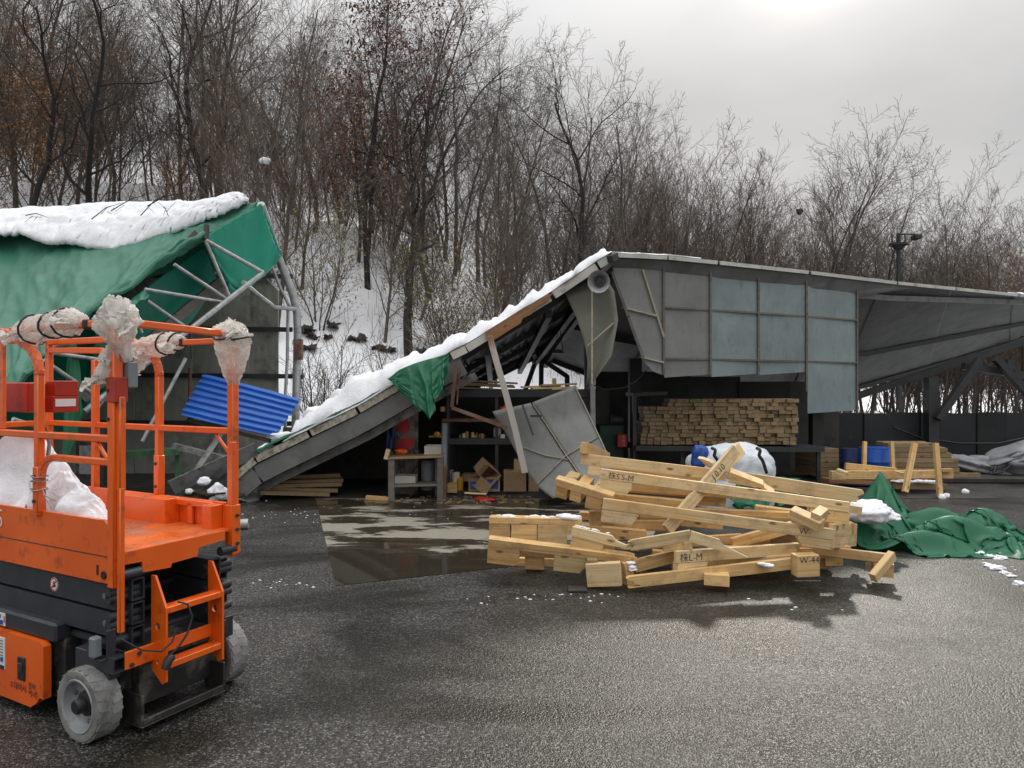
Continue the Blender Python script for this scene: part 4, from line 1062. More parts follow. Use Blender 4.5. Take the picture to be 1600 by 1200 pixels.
for i, (px, py, l, a) in enumerate(((60,352,.5,.3),(160,358,.8,-.7),(190,345,1.0,-.6),(235,352,.9,-.9),(245,338,.8,-.5),(270,340,.4,1.2))):
    p = P(px,py,12.75 - .008*abs(px-150)*0); p += Vector((0,-.33,.1)); q = p + Vector((math.cos(a)*l, -.12, -math.sin(a)*l*.5))
    mb = MB(); c = p.lerp(q,.5)+Vector((0,-.03,.05)); mb.tube([p,c,q], [.010,.008,.003], 5)
    for k in range(3):
        b0 = p.lerp(q, .3+.2*k); mb.tube([b0, b0+Vector((lt.uniform(-.2,.2),-.05,lt.uniform(-.15,.2)))], [.005,.002], 4)
    tag(mb.build('fallen_twig', MAT['bark_dark']), 'thin dark twig fallen on the snow of the tarp shelter', 'twig', 'twigs fallen on the shelter snow')
# blue corrugated sheet
bs = thing('blue_sheet', 'blue corrugated metal sheet lying tilted against the olive wall', 'metal sheet', P(380,683,11.0))
a, b, c, d = P(320,585,11.6), P(471,624,11.3), P(430,684,10.75), P(282,651,11.0)
nrm = (b-a).cross(d-a).normalized()
if nrm.y > 0: nrm = -nrm
rows = []
for i in range(85):
    v = i/84; ph = (v*7.5) % 1.0
    w = (0 if ph < .30 else (ph-.30)/.14 if ph < .44 else 1 if ph < .72 else 1-(ph-.72)/.14 if ph < .86 else 0)
    r = []
    for j in range(15):
        u = j/14; q = a.lerp(b,u).lerp(d.lerp(c,u),v) + nrm*(.045*w + .04*math.sin(u*3.14)*(.5-v) + .012*nz((u*5,v*4,0))); r.append(q)
    rows.append(r)
mb = MB(); mb.grid(rows, .004); mb.build('sheet', MAT['blue_sheet'], bs, smooth=True)
mb = MB(); mb.bar(a.lerp(d,.5)+Vector((.25,.08,-.03)), d.lerp(c,.06)+Vector((0,.06,-.05)), .04,.05); mb.bar(d+Vector((0.1,.05,-.05)), c+Vector((-.1,.05,-.05)), .05, .05); mb.build('batten', MAT['wood_dark'], bs)
# scrap under the shelter edge
def board(name, label, cat, a, b, w, h, mat, up=(0,0,1), group=None, ch=.003):
    M, L = frame(a, b, up); mb = MB(); mb.box((0,-w/2,-h/2),(L,w/2,h/2), None, ch)
    o = mb.build(name, MAT[mat], None, M, local=True); return tag(o, label, cat, group)
board('metal_plate', 'flat pale grey metal plate tilted beside the gutter end', 'metal plate', P(268,762,10.6), P(402,702,10.9), .02, .24, 'galv_dull', (0,-.4,1))
board('metal_strip', 'pale grey metal strip leaning upright under the blue sheet', 'metal strip', P(302,742,10.7), P(346,677,11.0), .02, .11, 'galv_dull', (1,-.3,0))
mb = MB(); M, L = frame(P(268,697,11.2), P(352,718,10.9)); mb.prism([(0,-.04),(L,-.04),(L,-.03),(0,-.03)], .1, M); mb.prism([(0,.03),(L,.03),(L,.04),(0,.04)], .1, M); mb.prism([(0,-.03),(L,-.03),(L,.03),(0,.03)], .01, M)
tag(mb.build('metal_channel', MAT['galv'], None), 'thin bright steel channel lying above the metal plate', 'metal channel')
gb = thing('green_bench', 'low pale green steel bench in the dark under the shelter', 'bench', G(235,770))
mb = MB(); mb.bar(P(150,712,11.6), P(288,704,11.6), .6, .10); mb.build('bench_top', MAT['green_paint'], gb)
for px in (165, 278):
    mb = MB(); mb.bar(Vector((atpx(px,11.5),11.5,0)), Vector((atpx(px,11.5),11.5,.68)), .07,.07,(0,1,0)); mb.build('leg', MAT['green_paint'], gb)
lump('debris_heap', 'dark broken scrap and snow below the grey metal plate', 'debris', P(330,775,10.4)+Vector((0,0,0)), (.35,.2,.1), 'clod', 7, 3, .8)
lump('snow_lump', 'small snow lump on the scrap beside the gutter end', 'snow lump', P(318,752,10.3), (.09,.07,.06), seed=61)
lump('snow_lump', 'rounded snow lump lying on the tilted metal plate', 'snow lump', P(296,768,10.3), (.06,.05,.04), seed=62)
lump('snow_lump', 'dirty snow lump under the torn gutter end', 'snow lump', P(340,770,10.25), (.13,.1,.13), seed=63, rough=.5)
mb = MB(); mb.bar(P(318,768,10.5), P(350,742,10.55), .12, .07); mb.bar(P(338,745,10.5), P(352,735,10.5), .12, .1); tag(mb.build('broken_bracket', MAT['dark_steel']), 'black broken bracket lying on the metal plate', 'bracket')
dk = thing('dark_cabinet', 'dark cabinet with a pale notice standing behind the lift', 'cabinet', G(140,790))
x0, x1 = atpx(118,10.6), atpx(160,10.6)
mb = MB(); mb.box((x0,10.6,0),(x1,11.0,.98), None, .01); mb.build('body', MAT['grime_black'], dk)
mb = MB(); mb.box((x0+.06,10.59,.42),(x1-.16,10.6,.84)); mb.build('notice', MAT['galv_dull'], dk)
# ------------------------------------------------------------------ inside the open shed: racks, bench, boxes
rk = thing('shelf_rack', 'long dark steel shelf rack along the back of the open shed', 'shelf', Vector((-.1, 11.9, 0)))
xa, xb = atpx(690,11.4), atpx(918,11.4)
for y, th, mt in ((615,.12,'dark_steel'),(657,.05,'rust_steel'),(690,.10,'dark_steel'),(772,.10,'dark_steel')):
    z = P(0,y,11.4).z; mb = MB(); mb.box((xa,11.4,z-th/2),(xb,12.2,z+th/2), None, .006); mb.build('shelf', MAT[mt], rk)
for px in (700, 776, 850, 914):
    for yy in (11.42, 12.15):
        x = atpx(px,11.4); mb = MB(); mb.box((x-.025,yy,0),(x+.025,yy+.05,P(0,612,11.4).z)); mb.build('upright', MAT['dark_steel'], rk)
for px, py, l, t_ in ((705,605,.95,.02),(708,600,1.0,.02),(712,594,.9,.02),(706,598,.8,.03)):
    board('loose_plank', 'dark thin plank in the bundle lying on the rack top', 'plank', P(px,py,11.5), P(px+95,py+5,11.8), .14, .03, 'wood_old', group='planks on top of the rack')
for px, py, w in ((815,605,60),(845,602,55),(860,608,40),(830,607,70)):
    board('scrap_board', 'pale offcut board lying flat on the rack top', 'board', P(px,py,11.45), P(px+w,py-2,11.6), .12, .03, 'wood_pale', group='offcuts on the rack top')
mb = MB(); mb.box(P(863,603,11.5), P(869,591,11.56)); tag(mb.build('wood_block', MAT['wood_pale']), 'small pale wood block standing on the rack top', 'block')
def carton(label, x0, y0, x1, y1, D, depth, mat='cardboard', name='cardboard_box', lid=True, band=None, text=None, cat='box'):
    a, b = P(x0,y1,D), P(x1,y0,D)
    t = thing(name, label, cat, (a.x, D, a.z))
    mb = MB(); w = .008
    mb.box((a.x,D,a.z),(b.x,D+w,b.z)); mb.box((a.x,D+depth-w,a.z),(b.x,D+depth,b.z)); mb.box((a.x,D+w,a.z),(a.x+w,D+depth-w,b.z)); mb.box((b.x-w,D+w,a.z),(b.x,D+depth-w,b.z)); mb.box((a.x+w,D+w,a.z),(b.x-w,D+depth-w,a.z+w))
    mb.build('walls', MAT[mat], t)
    if lid:
        mb = MB(); mb.box((a.x,D,b.z+.001),(b.x,D+depth*.49,b.z+.009)); mb.build('flap', MAT[mat], t)
        mb = MB(); mb.box((a.x,D+depth*.51,b.z+.003),(b.x,D+depth,b.z+.012)); mb.build('flap', MAT[mat], t)
    if band:
        mb = MB(); dx = (b.x-a.x)*.12; dz = (b.z-a.z)*.18; mb.box((a.x+dx,D-.003,a.z+dz),(b.x-dx,D-.001,b.z-dz)); mb.build('print', MAT[band], t)
    if text: text_on('lettering', text, t, Vector(((a.x+b.x)/2, D-.005, (a.z+b.z)/2)), (b.x-a.x)*.18, 'white', center=True)
    return t
def text_on(name, s, parent, loc, size, mat, rot=None, center=False, M=None):
    cu = bpy.data.curves.new(name, 'FONT'); cu.body = s; cu.size = size; cu.extrude = .0006; cu.resolution_u = 3
    if center: cu.align_x = 'CENTER'; cu.align_y = 'CENTER'
    cu.materials.append(MAT[mat])
    cu.offset = -.012*size
    tmp = bpy.data.objects.new(name, cu); me = bpy.data.meshes.new_from_object(tmp); bpy.data.objects.remove(tmp)
    o = bpy.data.objects.new(name, me)
    return place(o, parent, M or (Matrix.Translation(loc) @ (rot or Matrix.Rotation(R(90),4,'X'))))
carton('cardboard box with a blue printed panel on the low shelf', 732,749,756,768,11.35,.35, band='blue_print', text='TESPUR')
carton('cardboard box with a blue lower panel, under the tilted open box', 759,745,781,768,11.35,.35, band='blue_print', lid=False)
carton('wide plain cardboard box on the low shelf beside the fallen sheet', 787,738,822,768,11.35,.35)
carton('small brown box stacked on the wide cardboard box', 803,719,815,737,11.5,.3)
carton('cardboard box partly behind the fallen plastic sheet', 826,742,842,768,11.4,.3)
carton('small cardboard box behind the blue panel box', 722,742,752,752,11.75,.25)
carton('small orange box at the left end of the low shelf', 699,757,714,770,11.3,.2, mat='wood')
carton('white box on the workbench top with an open lid', 663,697,691,711,10.95,.3, mat='white_card', lid=False)
carton('white carton on the lower board of the workbench', 617,745,649,757,10.95,.3, mat='white_card')
mb = MB(); mb.box(P(714,769,11.45), P(723,747,11.45)+Vector((0,.25,0)), None, .02); mb.box(P(707,765,11.5), P(716,750,11.5)+Vector((0,.2,0)), None, .02)
tag(mb.build('yellow_crate', MAT['yellow']), 'yellow plastic crate on the low shelf', 'crate')
# tilted open carton
t = thing('cardboard_box', 'open empty cardboard box tipped on its edge with its flaps out', 'box', P(770,750,11.3))
M = Matrix.Translation(P(765,742,11.25)) @ Matrix.Rotation(R(42),4,'Y') @ Matrix.Rotation(R(25),4,'Z')
mb = MB(); w=.008
for lo, hi in (((-.15,0,-.11),(-.15+w,.3,.11)),((.15-w,0,-.11),(.15,.3,.11)),((-.15+w,0,-.11),(.15-w,.3,-.11+w)),((-.15+w,0,.11-w),(.15-w,.3,.11)),((-.15+w,.3-w,-.11+w),(.15-w,.3,.11-w))): mb.box(lo,hi,M)
mb.build('walls', MAT['cardboard'], t)
mb = MB(); mb.box((.15,-.02,-.11),(.155,.0,.11), M @ Matrix.Translation((0,0,0))); mb.box((-.12,-.006,-.30),(.14,.0,-.11), M @ Matrix.Rotation(R(-18),4,'X')); mb.build('flap', MAT['cardboard'], t)
mb = MB(); mb.box((-.27,-.006,-.1),(-.15,.0,.1), M @ Matrix.Rotation(R(20),4,'Z')); mb.build('flap', MAT['cardboard'], t)
def can(label, px, py0, py1, D, r, mat, name='can', cat='can'):
    a = P(px,py1,D); b = P(px,py0,D); t = thing(name, label, cat, a)
    M = Matrix.Translation(a) @ Matrix.Rotation(R(-90),4,'Y'); h = b.z-a.z
    mb = MB(); mb.lathe([(.001,0),(r,0),(r,h*.92),(r*.9,h*.94),(r*.9,h*.97)], 16, M); mb.build('body', MAT[mat], t, smooth=True)
    mb = MB(); mb.lathe([(r*.95,h*.96),(r*.95,h),(.001,h)], 16, M); mb.build('lid', MAT['dark_steel'], t, smooth=True)
    return t
can('white canister standing on the low shelf', 712,736,756,11.55,.07,'white_card','canister','canister')
can('second white canister behind the first on the low shelf', 704,733,756,11.7,.06,'white_card','canister','canister')
can('small pale pot on the rack shelf below the green tarp', 692,635,643,11.5,.045,'wood_pale','pot','pot')
can('white pot on the middle shelf beside the bent channel', 785,678,687,11.5,.045,'white_card','pot','pot')
can('grey gas cylinder under the workbench', 668,718,765,11.25,.10,'grey_post','gas_cylinder','gas cylinder')
can('dirty white roll on the middle shelf end', 777,668,682,11.6,.06,'white_card','roll','roll')
rs = random.Random(8)
for i in range(16):
    px = rs.uniform(712,790); h = rs.uniform(3,9)
    q = P(px,687,11.45+rs.uniform(0,.35)); s = rs.uniform(.02,.05)
    mb = MB()
    if i%3: mb.box((q.x,q.y,.88),(q.x+s*rs.uniform(.6,3),q.y+.06,.88+h/98), None, .006)
    else: mb.lathe([(.001,0),(s*.7,0),(s*.7,h/90),(s*.4,h/80),(.001,h/80)], 10, Matrix.Translation((q.x,q.y,.88)) @ Matrix.Rotation(R(-90),4,'Y'))
    tag(mb.build('small_part', MAT[('wood_old','dark_steel','wood_pale','rust_steel')[i%4]]), 'small tool or fitting standing on the middle rack shelf', 'tool', 'small things on the middle shelf')
mb = MB(); q = P(683,682,11.4); mb.lathe([(.001,0),(.05,0),(.06,.03),(.04,.07),(.001,.08)], 14, Matrix.Translation(q)@Matrix.Rotation(R(-90),4,'Y')); mb.box((q.x-.14,q.y,q.z-.02),(q.x+.12,q.y+.1,q.z+.01),None,.01)
tag(mb.build('yellow_tool', MAT['yellow'], smooth=True), 'yellow and black power tool on the shelf end', 'tool')
lump('orange_cloth', 'orange cloth crumpled on the upper shelf behind the post', 'cloth', P(788,641,11.5), (.09,.06,.07), 'orange', 5, 3, .5)
# workbench
wb = thing('workbench', 'narrow worn wooden workbench with a lower board', 'workbench', G(652,782))
mb = MB(); mb.bar(P(604,714,10.95), P(694,711,10.95), .5, .035, ch=.004); mb.build('bench_top', MAT['wood_old'], wb)
mb = MB(); mb.bar(P(614,757,10.95), P(686,755,10.95), .45, .03, ch=.004); mb.build('lower_board', MAT['wood_grey'], wb)
for px, yy in ((612,10.75),(688,10.75),(611,11.15),(684,11.15)):
    x = atpx(px,yy); mb = MB(); mb.box((x-.045,yy-.03,0),(x+.045,yy+.03,.655), None, .004); mb.build('leg', MAT['wood_grey'], wb)
mb = MB(); mb.bar(P(603,717,10.72), P(607,702,10.72), .06,.06,(0,1,0)); mb.build('stop_block', MAT['wood_pale'], wb)
pb = thing('painted_board', 'upright stained board splashed with red paint behind the workbench', 'board', Vector((atpx(632,11.35),11.35,0)))
x0, x1 = atpx(613,11.35), atpx(653,11.35)
mb = MB(); mb.box((x0,11.35,0),(x1,11.40,P(0,640,11.35).z), None, .004); mb.build('board', MAT['ash'], pb)
mb = MB(); mb.box((x0-.02,11.32,P(0,638,11.35).z),(x1+.02,11.36,P(0,616,11.35).z), None, .004); mb.build('top_board', MAT['ash'], pb)
def blot(poly_px, D, mat, parent, name='paint_splash'):
    pts = [P(*p, D) for p in poly_px]; mb = MB(); mb.prism([(p.x,p.z) for p in pts], .003, Matrix.Translation((0,D,0))); return mb.build(name, MAT[mat], parent)
blot(((617,697),(622,688),(632,684),(640,682),(648,686),(646,695),(640,700),(634,704),(624,705),(618,702)), 11.345, 'red_print', pb)
blot(((624,652),(637,653),(638,662),(641,668),(636,676),(630,680),(626,672),(622,676),(619,668),(625,662)), 11.345, 'red_print', pb)
lump('orange_tool', 'orange tool clutter lying on the workbench top', 'tool', P(627,706,11.1), (.10,.05,.05), 'orange', 9, 3, .6)
lump('dark_tool', 'dark clamp heap beside the orange tool on the workbench', 'tool', P(610,708,11.1), (.07,.05,.04), 'dark_steel', 19, 3, .6)
lump('dark_tool', 'dark metal jar on the workbench beside the white box', 'tool', P(651,707,11.1), (.05,.05,.06), 'dark_steel', 29, 3, .2)
quadsheet('work_jacket', P(602,632,11.2), P(617,632,11.15), P(619,704,11.15), P(603,706,11.2), 'blue_dark', 10, 20, .04, 3, None)
tag(bpy.data.objects['work_jacket'], 'dark blue cloth hanging beside the red splashed board', 'cloth')
po = thing('steel_post', 'short upright steel pipe, grey above and rusty red below', 'post', G(693,780))
pipe('upper_pipe', [(695,661,10.8),(694,730,10.8)], .045, 'grey_post', po)
pipe('lower_pipe', [(694,728,10.8),(692,778,10.8)], .055, 'rust_steel', po)
# timber stacked under the fallen roof
for i, (a, b, y) in enumerate((((428,746,11.2),(531,742,11.5),0),((424,754,11.1),(536,750,11.4),0),((422,759,11.0),(534,756,11.3),0),((412,764,11.0),(528,766,11.2),0),((407,769,10.8),(515,772,11.1),0),((440,750,11.5),(534,746,11.7),0))):
    board('stacked_beam', ('topmost beam of the small stack under the fallen roof','second beam from the top in the stack under the fallen roof','middle beam in the small stack under the fallen roof','fourth beam of the stack, splayed out at its left end','lowest beam of the stack under the fallen roof, lying skewed','beam at the back of the small stack under the fallen roof')[i], 'beam', P(*a), P(*b), .14, .06, 'wood_old', group='beams stacked under the fallen roof')
mb = MB()
for k in range(5): mb.tube([P(455+8*math.cos(a/12*6.28)*(2.2+.2*k), 728+10*math.sin(a/12*6.28)+k*2-5, 11.9+.03*k) for a in range(13)], .018, 6)
tag(mb.build('hose_coil', MAT['black'], smooth=True), 'coil of black hose hanging in the dark above the beam stack', 'hose')
board('floor_offcut', 'short pale timber offcut on the floor by the workbench leg', 'offcut', P(572,777,10.8), P(612,780,10.8), .08, .06, 'wood')
board('floor_offcut', 'thin pale stick lying on the floor before the low shelf', 'offcut', P(726,770,10.85)*1.0, P(760,772,10.8), .05, .02, 'wood_pale')
lump('red_rag', 'red cloth lying on the shed floor before the cardboard boxes', 'cloth', P(757,781,10.75), (.16,.10,.04), 'red', 3, 3, .5)
mb = MB(); rs = random.Random(2)
for _ in range(90):
    px = rs.uniform(690,845) if _ % 3 else rs.uniform(560,690); q = G(px, rs.uniform(774,786), .012); s = rs.uniform(.008,.03)
    M = Matrix.Translation(q) @ Matrix.Rotation(rs.uniform(0,6),4,'Z'); mb.box((-s*rs.uniform(1,2.5),-s*.5,-.008),(s*1.5,s*.5,.008), M)
tag(from_mesh('wood_chips', mb.mesh('wood_chips', MAT['wood_old']), None, Matrix.Identity(4)), 'pale wood chips scattered on the shed floor', None, None, 'stuff')
# machine and fire point behind the fallen sheet
gm = thing('green_machine', 'dark green workshop machine standing behind the fallen sheet', 'machine', Vector((atpx(955,12.5),12.5,0)))
mb = MB(); a = P(936,690,12.5); b = P(975,664,12.5); mb.box((a.x,12.5,0.35),(b.x,13.0,b.z),None,.02); mb.build('body', MAT['machine_green'], gm)
mb = MB(); mb.box((a.x+.1,12.55,0),(a.x+.2,12.95,.35)); mb.box((b.x-.1,12.55,0),(b.x,12.95,.35)); mb.build('legs', MAT['machine_green'], gm)
mb = MB(); mb.lathe([(.001,-.1),(.09,-.1),(.11,0),(.09,.1),(.001,.1)], 14, Matrix.Translation((b.x-.1,12.6,b.z+.08))); mb.build('motor', MAT['dark_steel'], gm, smooth=True)
fb = thing('fire_box', 'dark red fire extinguisher box with white lettering', 'fire box', P(973,700,12.2))
a, b = P(965,699,12.2), P(980,679,12.2); mb = MB(); mb.box((a.x,12.2,a.z),(b.x,12.45,b.z),None,.008); mb.build('box', MAT['red'], fb)
for i, ch in enumerate('소화기'): text_on('lettering', ch, fb, Vector(((a.x+b.x)/2+.02, 12.19, b.z-.05-.065*i)), .062, 'white', center=True)
mb = MB(); mb.bar(P(985,616,12.3), P(1034,614,12.4), .5, .06); mb.bar(P(985,697,12.3), P(1270,699,12.4), .9, .08)
tag(mb.build('steel_rack', MAT['dark_steel']), 'black steel rack carrying the stack of sawn blocks', 'rack')
for px in (987,1060,1140,1268):
    x = atpx(px,12.3); mb = MB(); mb.box((x-.03,12.0,0),(x+.03,12.06,1.6 if px<1000 else .7)); mb.build('upright', MAT['dark_steel'], bpy.data.objects['steel_rack'])
stt = thing('block_stack', 'stack of pale sawn timber ends on the black rack', 'timber stack', P(1040,695,12.1))
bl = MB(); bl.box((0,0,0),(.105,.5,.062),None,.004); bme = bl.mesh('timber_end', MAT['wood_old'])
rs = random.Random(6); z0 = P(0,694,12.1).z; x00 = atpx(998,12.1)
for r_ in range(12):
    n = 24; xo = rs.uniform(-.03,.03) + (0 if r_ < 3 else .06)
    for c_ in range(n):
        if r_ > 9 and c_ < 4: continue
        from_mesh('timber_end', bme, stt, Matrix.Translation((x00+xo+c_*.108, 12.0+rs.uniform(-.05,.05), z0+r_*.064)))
# ------------------------------------------------------------------ heap of broken timber frames in the yard
GT = 'broken timber frames heaped in the yard'
def jag(L, h, w, broken=(0,0), cut=None, seed=0):
    """timber of length L along X, front face at y=0, with splintered ends where broken"""
    r = random.Random(seed); n = 7
    def end(x, sgn, br):
        pts = []
        for i in range(n+1):
            z = -h/2 + h*i/n
            pts.append((x + (sgn*(r.uniform(-.10,.03) if i % 2 else r.uniform(-.05,.06))*br if br else 0), z))
        return pts
    R_ = end(L, 1, broken[1]) if broken[1] else [(L,-h/2),(L,h/2)]
    L_ = end(0, -1, broken[0]) if broken[0] else [(0,-h/2),(0,h/2)]
    return R_, L_
def timber(name, label, a, b, hpx, w, mat='wood', broken=(0,0), blocks=(), text=None, up=(0,0,1), group=GT, point=None, cat='timber'):
    """rail whose front face runs from pixel a to b (px, py, metres), with short blocks nailed below it"""
    A, B = P(*a), P(*b)
    h = hpx/FPX*(a[2]+b[2])/2*(1.16 if hpx <= 16 else 1.0)
    M, L = frame(A, B, up)
    t = bpy.data.objects.new(name, None); t.empty_display_size = .1; place(t, None, M); tag(t, label, cat, group)
    mb = MB()
    if point:
        poly = [(0,-h/2),(L-point,-h/2),(L,-h*.35),(L-point*.75,h*.1),(L-point*.9,h/2),(0,h/2)] if point > 0 else [(-point,-h/2),(L,-h/2),(L,h/2),(-point,h/2),(-point*.4,h*.3),(0,.0),(-point*.5,-h*.2)]
        mb.prism(poly, w)
    elif any(broken):
        R_, L_ = jag(L, h, w, broken, seed=len(label))
        mb.prism(L_[:1] + R_ + L_[:0:-1], w)
    else: mb.box((0,0,-h/2),(L,w,h/2), None, .004)
    mb.build('rail', MAT[mat], t, M, local=True)
    Mi = M.inverted()
    for bl in blocks:
        x0, y0, x1, y1 = bl[:4]; dep = bl[4] if len(bl) > 4 else .09; m2 = bl[5] if len(bl) > 5 else mat; ch = bl[6] if len(bl) > 6 else None; dd = bl[7] if len(bl) > 7 else .004
        f = ((x0+x1)/2-a[0])/(b[0]-a[0]) if abs(b[0]-a[0]) > 1 else .5
        D = lerp(a[2], b[2], min(max(f,-.3),1.3))
        p = [Mi @ P(px,py,D) for px,py in ((x0,y1),(x1,y1),(x1,y0),(x0,y0))]
        X0, X1 = (p[0].x+p[3].x)/2, (p[1].x+p[2].x)/2; Z0, Z1 = (p[0].z+p[1].z)/2, min((p[2].z+p[3].z)/2, -h/2-.001 if not (len(bl) > 8) else 9)
        if Z0 > Z1: Z0, Z1 = Z1-.02, Z0
        c = min(.045, (X1-X0)*.3)
        poly = [(X0,Z0),(X1-c,Z0),(X1,Z0+c*1.4),(X1,Z1),(X0,Z1)] if ch == 'r' else [(X0,Z1),(X0,Z0+c*1.4),(X0+c,Z0),(X1,Z0),(X1,Z1)] if ch == 'l' else [(X0,Z0),(X1,Z0),(X1,Z1),(X0,Z1)]
        mb = MB(); mb.prism(poly, dep, Matrix.Translation((0,dd,0))); mb.build('block', MAT[m2], t, M, local=True)
    if text:
        s, tx, sz, dz = text
        text_on('handwriting', s, t, None, sz, 'ink', M=M @ Matrix.Translation((tx, -.003, dz)) @ Matrix.Rotation(R(90),4,'X'))
    return t
# --- back rails
timber('timber_rail','orange toned rail low at the back of the heap, behind the written rail',(955,732,7.3),(1098,752,7.25),9,.045)
timber('timber_rail','rail behind the cut block of the written rail, ending in a wide grained end',(985,764,7.15),(1134,776,7.05),10,.05,'wood',(0,0),[(1092,760,1134,791,.12,'wood',None,-.01,1)])
timber('timber_rail','long back rail on the right with a big round knot at its split end',(1140,745,7.35),(1347,776,7.1),20,.045,'wood_pale',(0,1),[(1284,788,1346,800,.09,'wood_pale',None,.01)])
timber('timber_rail','orange underside rail beneath the long back rail on the right',(1185,757,7.5),(1295,771,7.4),8,.05,'wood')
timber('timber_rail','snow dusted rail lying flat in the middle behind the lower frames',(905,806,7.2),(1052,816,7.0),10,.09,'wood')
timber('timber_rail','rail behind the left frame with its top edge to the sky',(930,820,7.0),(1052,822,6.9),14,.05,'wood')
timber('timber_rail','rail crossing low behind the tilted upright, with a grained end',(1065,812,6.95),(1130,818,6.9),20,.10,'wood')
timber('timber_rail','short rail end with a knot hole under the long written rail',(1180,800,7.2),(1242,808,7.1),20,.10,'wood')
timber('timber_rail','dim back rail bridging the heap in its lower middle',(1000,852,6.75),(1160,842,6.7),13,.05,'wood')
timber('timber_rail','rail sloping up to the right between the middle frames',(1145,850,6.55),(1240,824,6.6),15,.05,'wood')
timber('timber_rail','wedge of broken plank lying under the sloping rail',(1150,856,6.7),(1205,850,6.7),16,.1,'wood_brown' if False else 'wood')
timber('timber_rail','grey aged plank sloping down under the right end of the heap',(1190,832,6.75),(1262,852,6.6),16,.05,'wood_old')
timber('timber_rail','flat pair of rails low in the heap, left of the square end block',(1108,862,6.5),(1246,868,6.4),14,.09,'wood')
timber('timber_rail','rail just above the lowest rail, with a lump of snow on it',(1110,880,6.35),(1246,874,6.35),12,.09,'wood')
# --- top
timber('timber_rail','stub of timber pointing back from the top left of the heap',(917,700,6.95),(953,716,7.7),15,.07,'wood')
timber('timber_rail','topmost long rail of the heap, splintered at its right end',(908,717,7.0),(1140,744,6.9),14,.045,'wood_pale',(0,1),[(919,727,938,742,.09,'wood_pale')])
timber('timber_rail','light splinter plank sloping down to the right from the top rail end',(1139,742,6.85),(1212,770,6.8),9,.09,'wood_pale',(0,0),(),None,(0,-.5,1),point=.15)
# tilted pair
timber('tilted_timber','long tilted upright crossing the heap, with pencil writing near its top',(1044,828,6.45),(1152,702,6.95),19,.045,'wood_pale',(0,0),(),('J 0.10',.72,.085,-.03),(-.7,-.2,.6))
timber('tilted_timber','second tilted timber behind the long tilted upright, shorter',(1128,732,6.98),(1160,700,7.15),22,.045,'wood_pale',(0,0),(),None,(-.7,-.2,.6))
timber('tilted_timber','small pale splinter standing out left of the tilted uprights',(1090,716,7.05),(1112,728,7.0),8,.05,'wood_pale',(0,0),(),None,(0,-.4,1),point=-.1)
# --- written rails
timber('nailed_timber','frame rail with the longest handwriting, second from the top',(938,740,6.75),(1328,793,6.5),14,.045,'wood_pale',(0,0),[(937,748,987,772,.09,'wood_pale','r'),(1266,792,1327,816,.09,'wood','l')],('株S\'S-M',.075,.075,-.03))
timber('nailed_timber','frame rail in the middle of the heap, marked W at its right end',(942,787,6.5),(1304,836,6.3),15,.045,'wood_pale',(0,0),[(940,795,995,819,.09,'wood_pale','r'),(1247,836,1303,856,.09,'wood_pale','l')],('W-',1.73,.08,-.03))
timber('end_block','square end block turned towards the right, marked 10',(1303,838,6.3),(1339,836,6.9),36,.05,'wood_pale',(0,0),(),('10',.05,.07,.05))
timber('bent_timber','kinked off-cut lying on the right end of the middle rail',(1233,803,6.35),(1280,825,6.15),17,.09,'wood_pale',(0,0),[(1262,800,1285,822,.14,'wood_pale',None,.02,1)],None,(0,-.6,1))
# --- left frames
timber('nailed_timber','upper left frame of three square blocks under a sloping rail',(867,753,6.75),(957,781,6.55),11,.09,'wood',(0,0),[(865,758,886,782,.4,'wood'),(888,763,908,787,.4,'wood'),(912,770,941,801,.4,'wood')],None,(0,-.3,1))
timber('nailed_timber','left frame topped with snow, of three square blocks under one rail',(764,813,6.5),(909,816,6.4),9,.12,'wood',(0,0),[(764,818,797,843,.09,'wood'),(799,818,839,849,.09,'wood'),(840,818,886,853,.05,'wood_pale',None,-.01)])
timber('nailed_timber','rail broken to a long point at the middle of the heap',(893,830,6.3),(1000,856,6.2),13,.045,'wood_pale',(0,0),[(891,837,943,866,.09,'wood','r')],None,(0,0,1),point=.28)
timber('nailed_timber','long lowest left rail on two cut blocks, splintered at its right end',(763,848,6.35),(992,876,6.2),11,.08,'wood',(0,1),[(760,855,811,887,.09,'wood','r'),(865,866,914,899,.09,'wood_pale','r')],None,(0,-.25,1))
timber('loose_block','separate cut block standing on the asphalt before the frames',(916,900,6.12),(970,898,6.05),36,.09,'wood_pale')
timber('loose_block','small dark square block lying on the separate cut block',(918,882,6.15),(934,882,6.15),12,.09,'wood_old')
timber('loose_block','old brown board lying behind the left blocks by the puddle',(830,886,7.0),(866,884,7.0),28,.03,'wood_dark')
# --- front middle
timber('timber_rail','rail splintered open at its left end beside the lump of snow',(990,886,6.2),(1058,869,6.3),16,.05,'wood',(1,0),[(976,878,990,915,.09,'wood',None,-.02,1)])
timber('nailed_timber','front rail rising to a corner, broken at its left tip',(988,852,6.2),(1080,837,6.15),14,.045,'wood_pale',(1,0),[(1036,844,1069,862,.09,'wood'),(1069,842,1081,863,.05,'white_card' if False else 'wood_pale',None,-.015)])
timber('timber_rail','pointed plank falling to the right from the raised front corner',(1079,838,6.14),(1171,866,6.1),14,.045,'wood_pale',(0,0),(),None,(0,0,1),point=.3)
timber('nailed_timber','front frame piece with a short handwritten mark above its cut block',(1057,871,6.1),(1250,858,6.45),16,.045,'wood_pale',(0,0),[(1056,879,1110,896,.09,'wood_pale','r')],('株L-M',.03,.085,-.035))
timber('timber_rail','lowest front rail lying just above the asphalt, rough at its left end',(987,910,6.0),(1250,880,6.25),15,.05,'wood',(1,0))
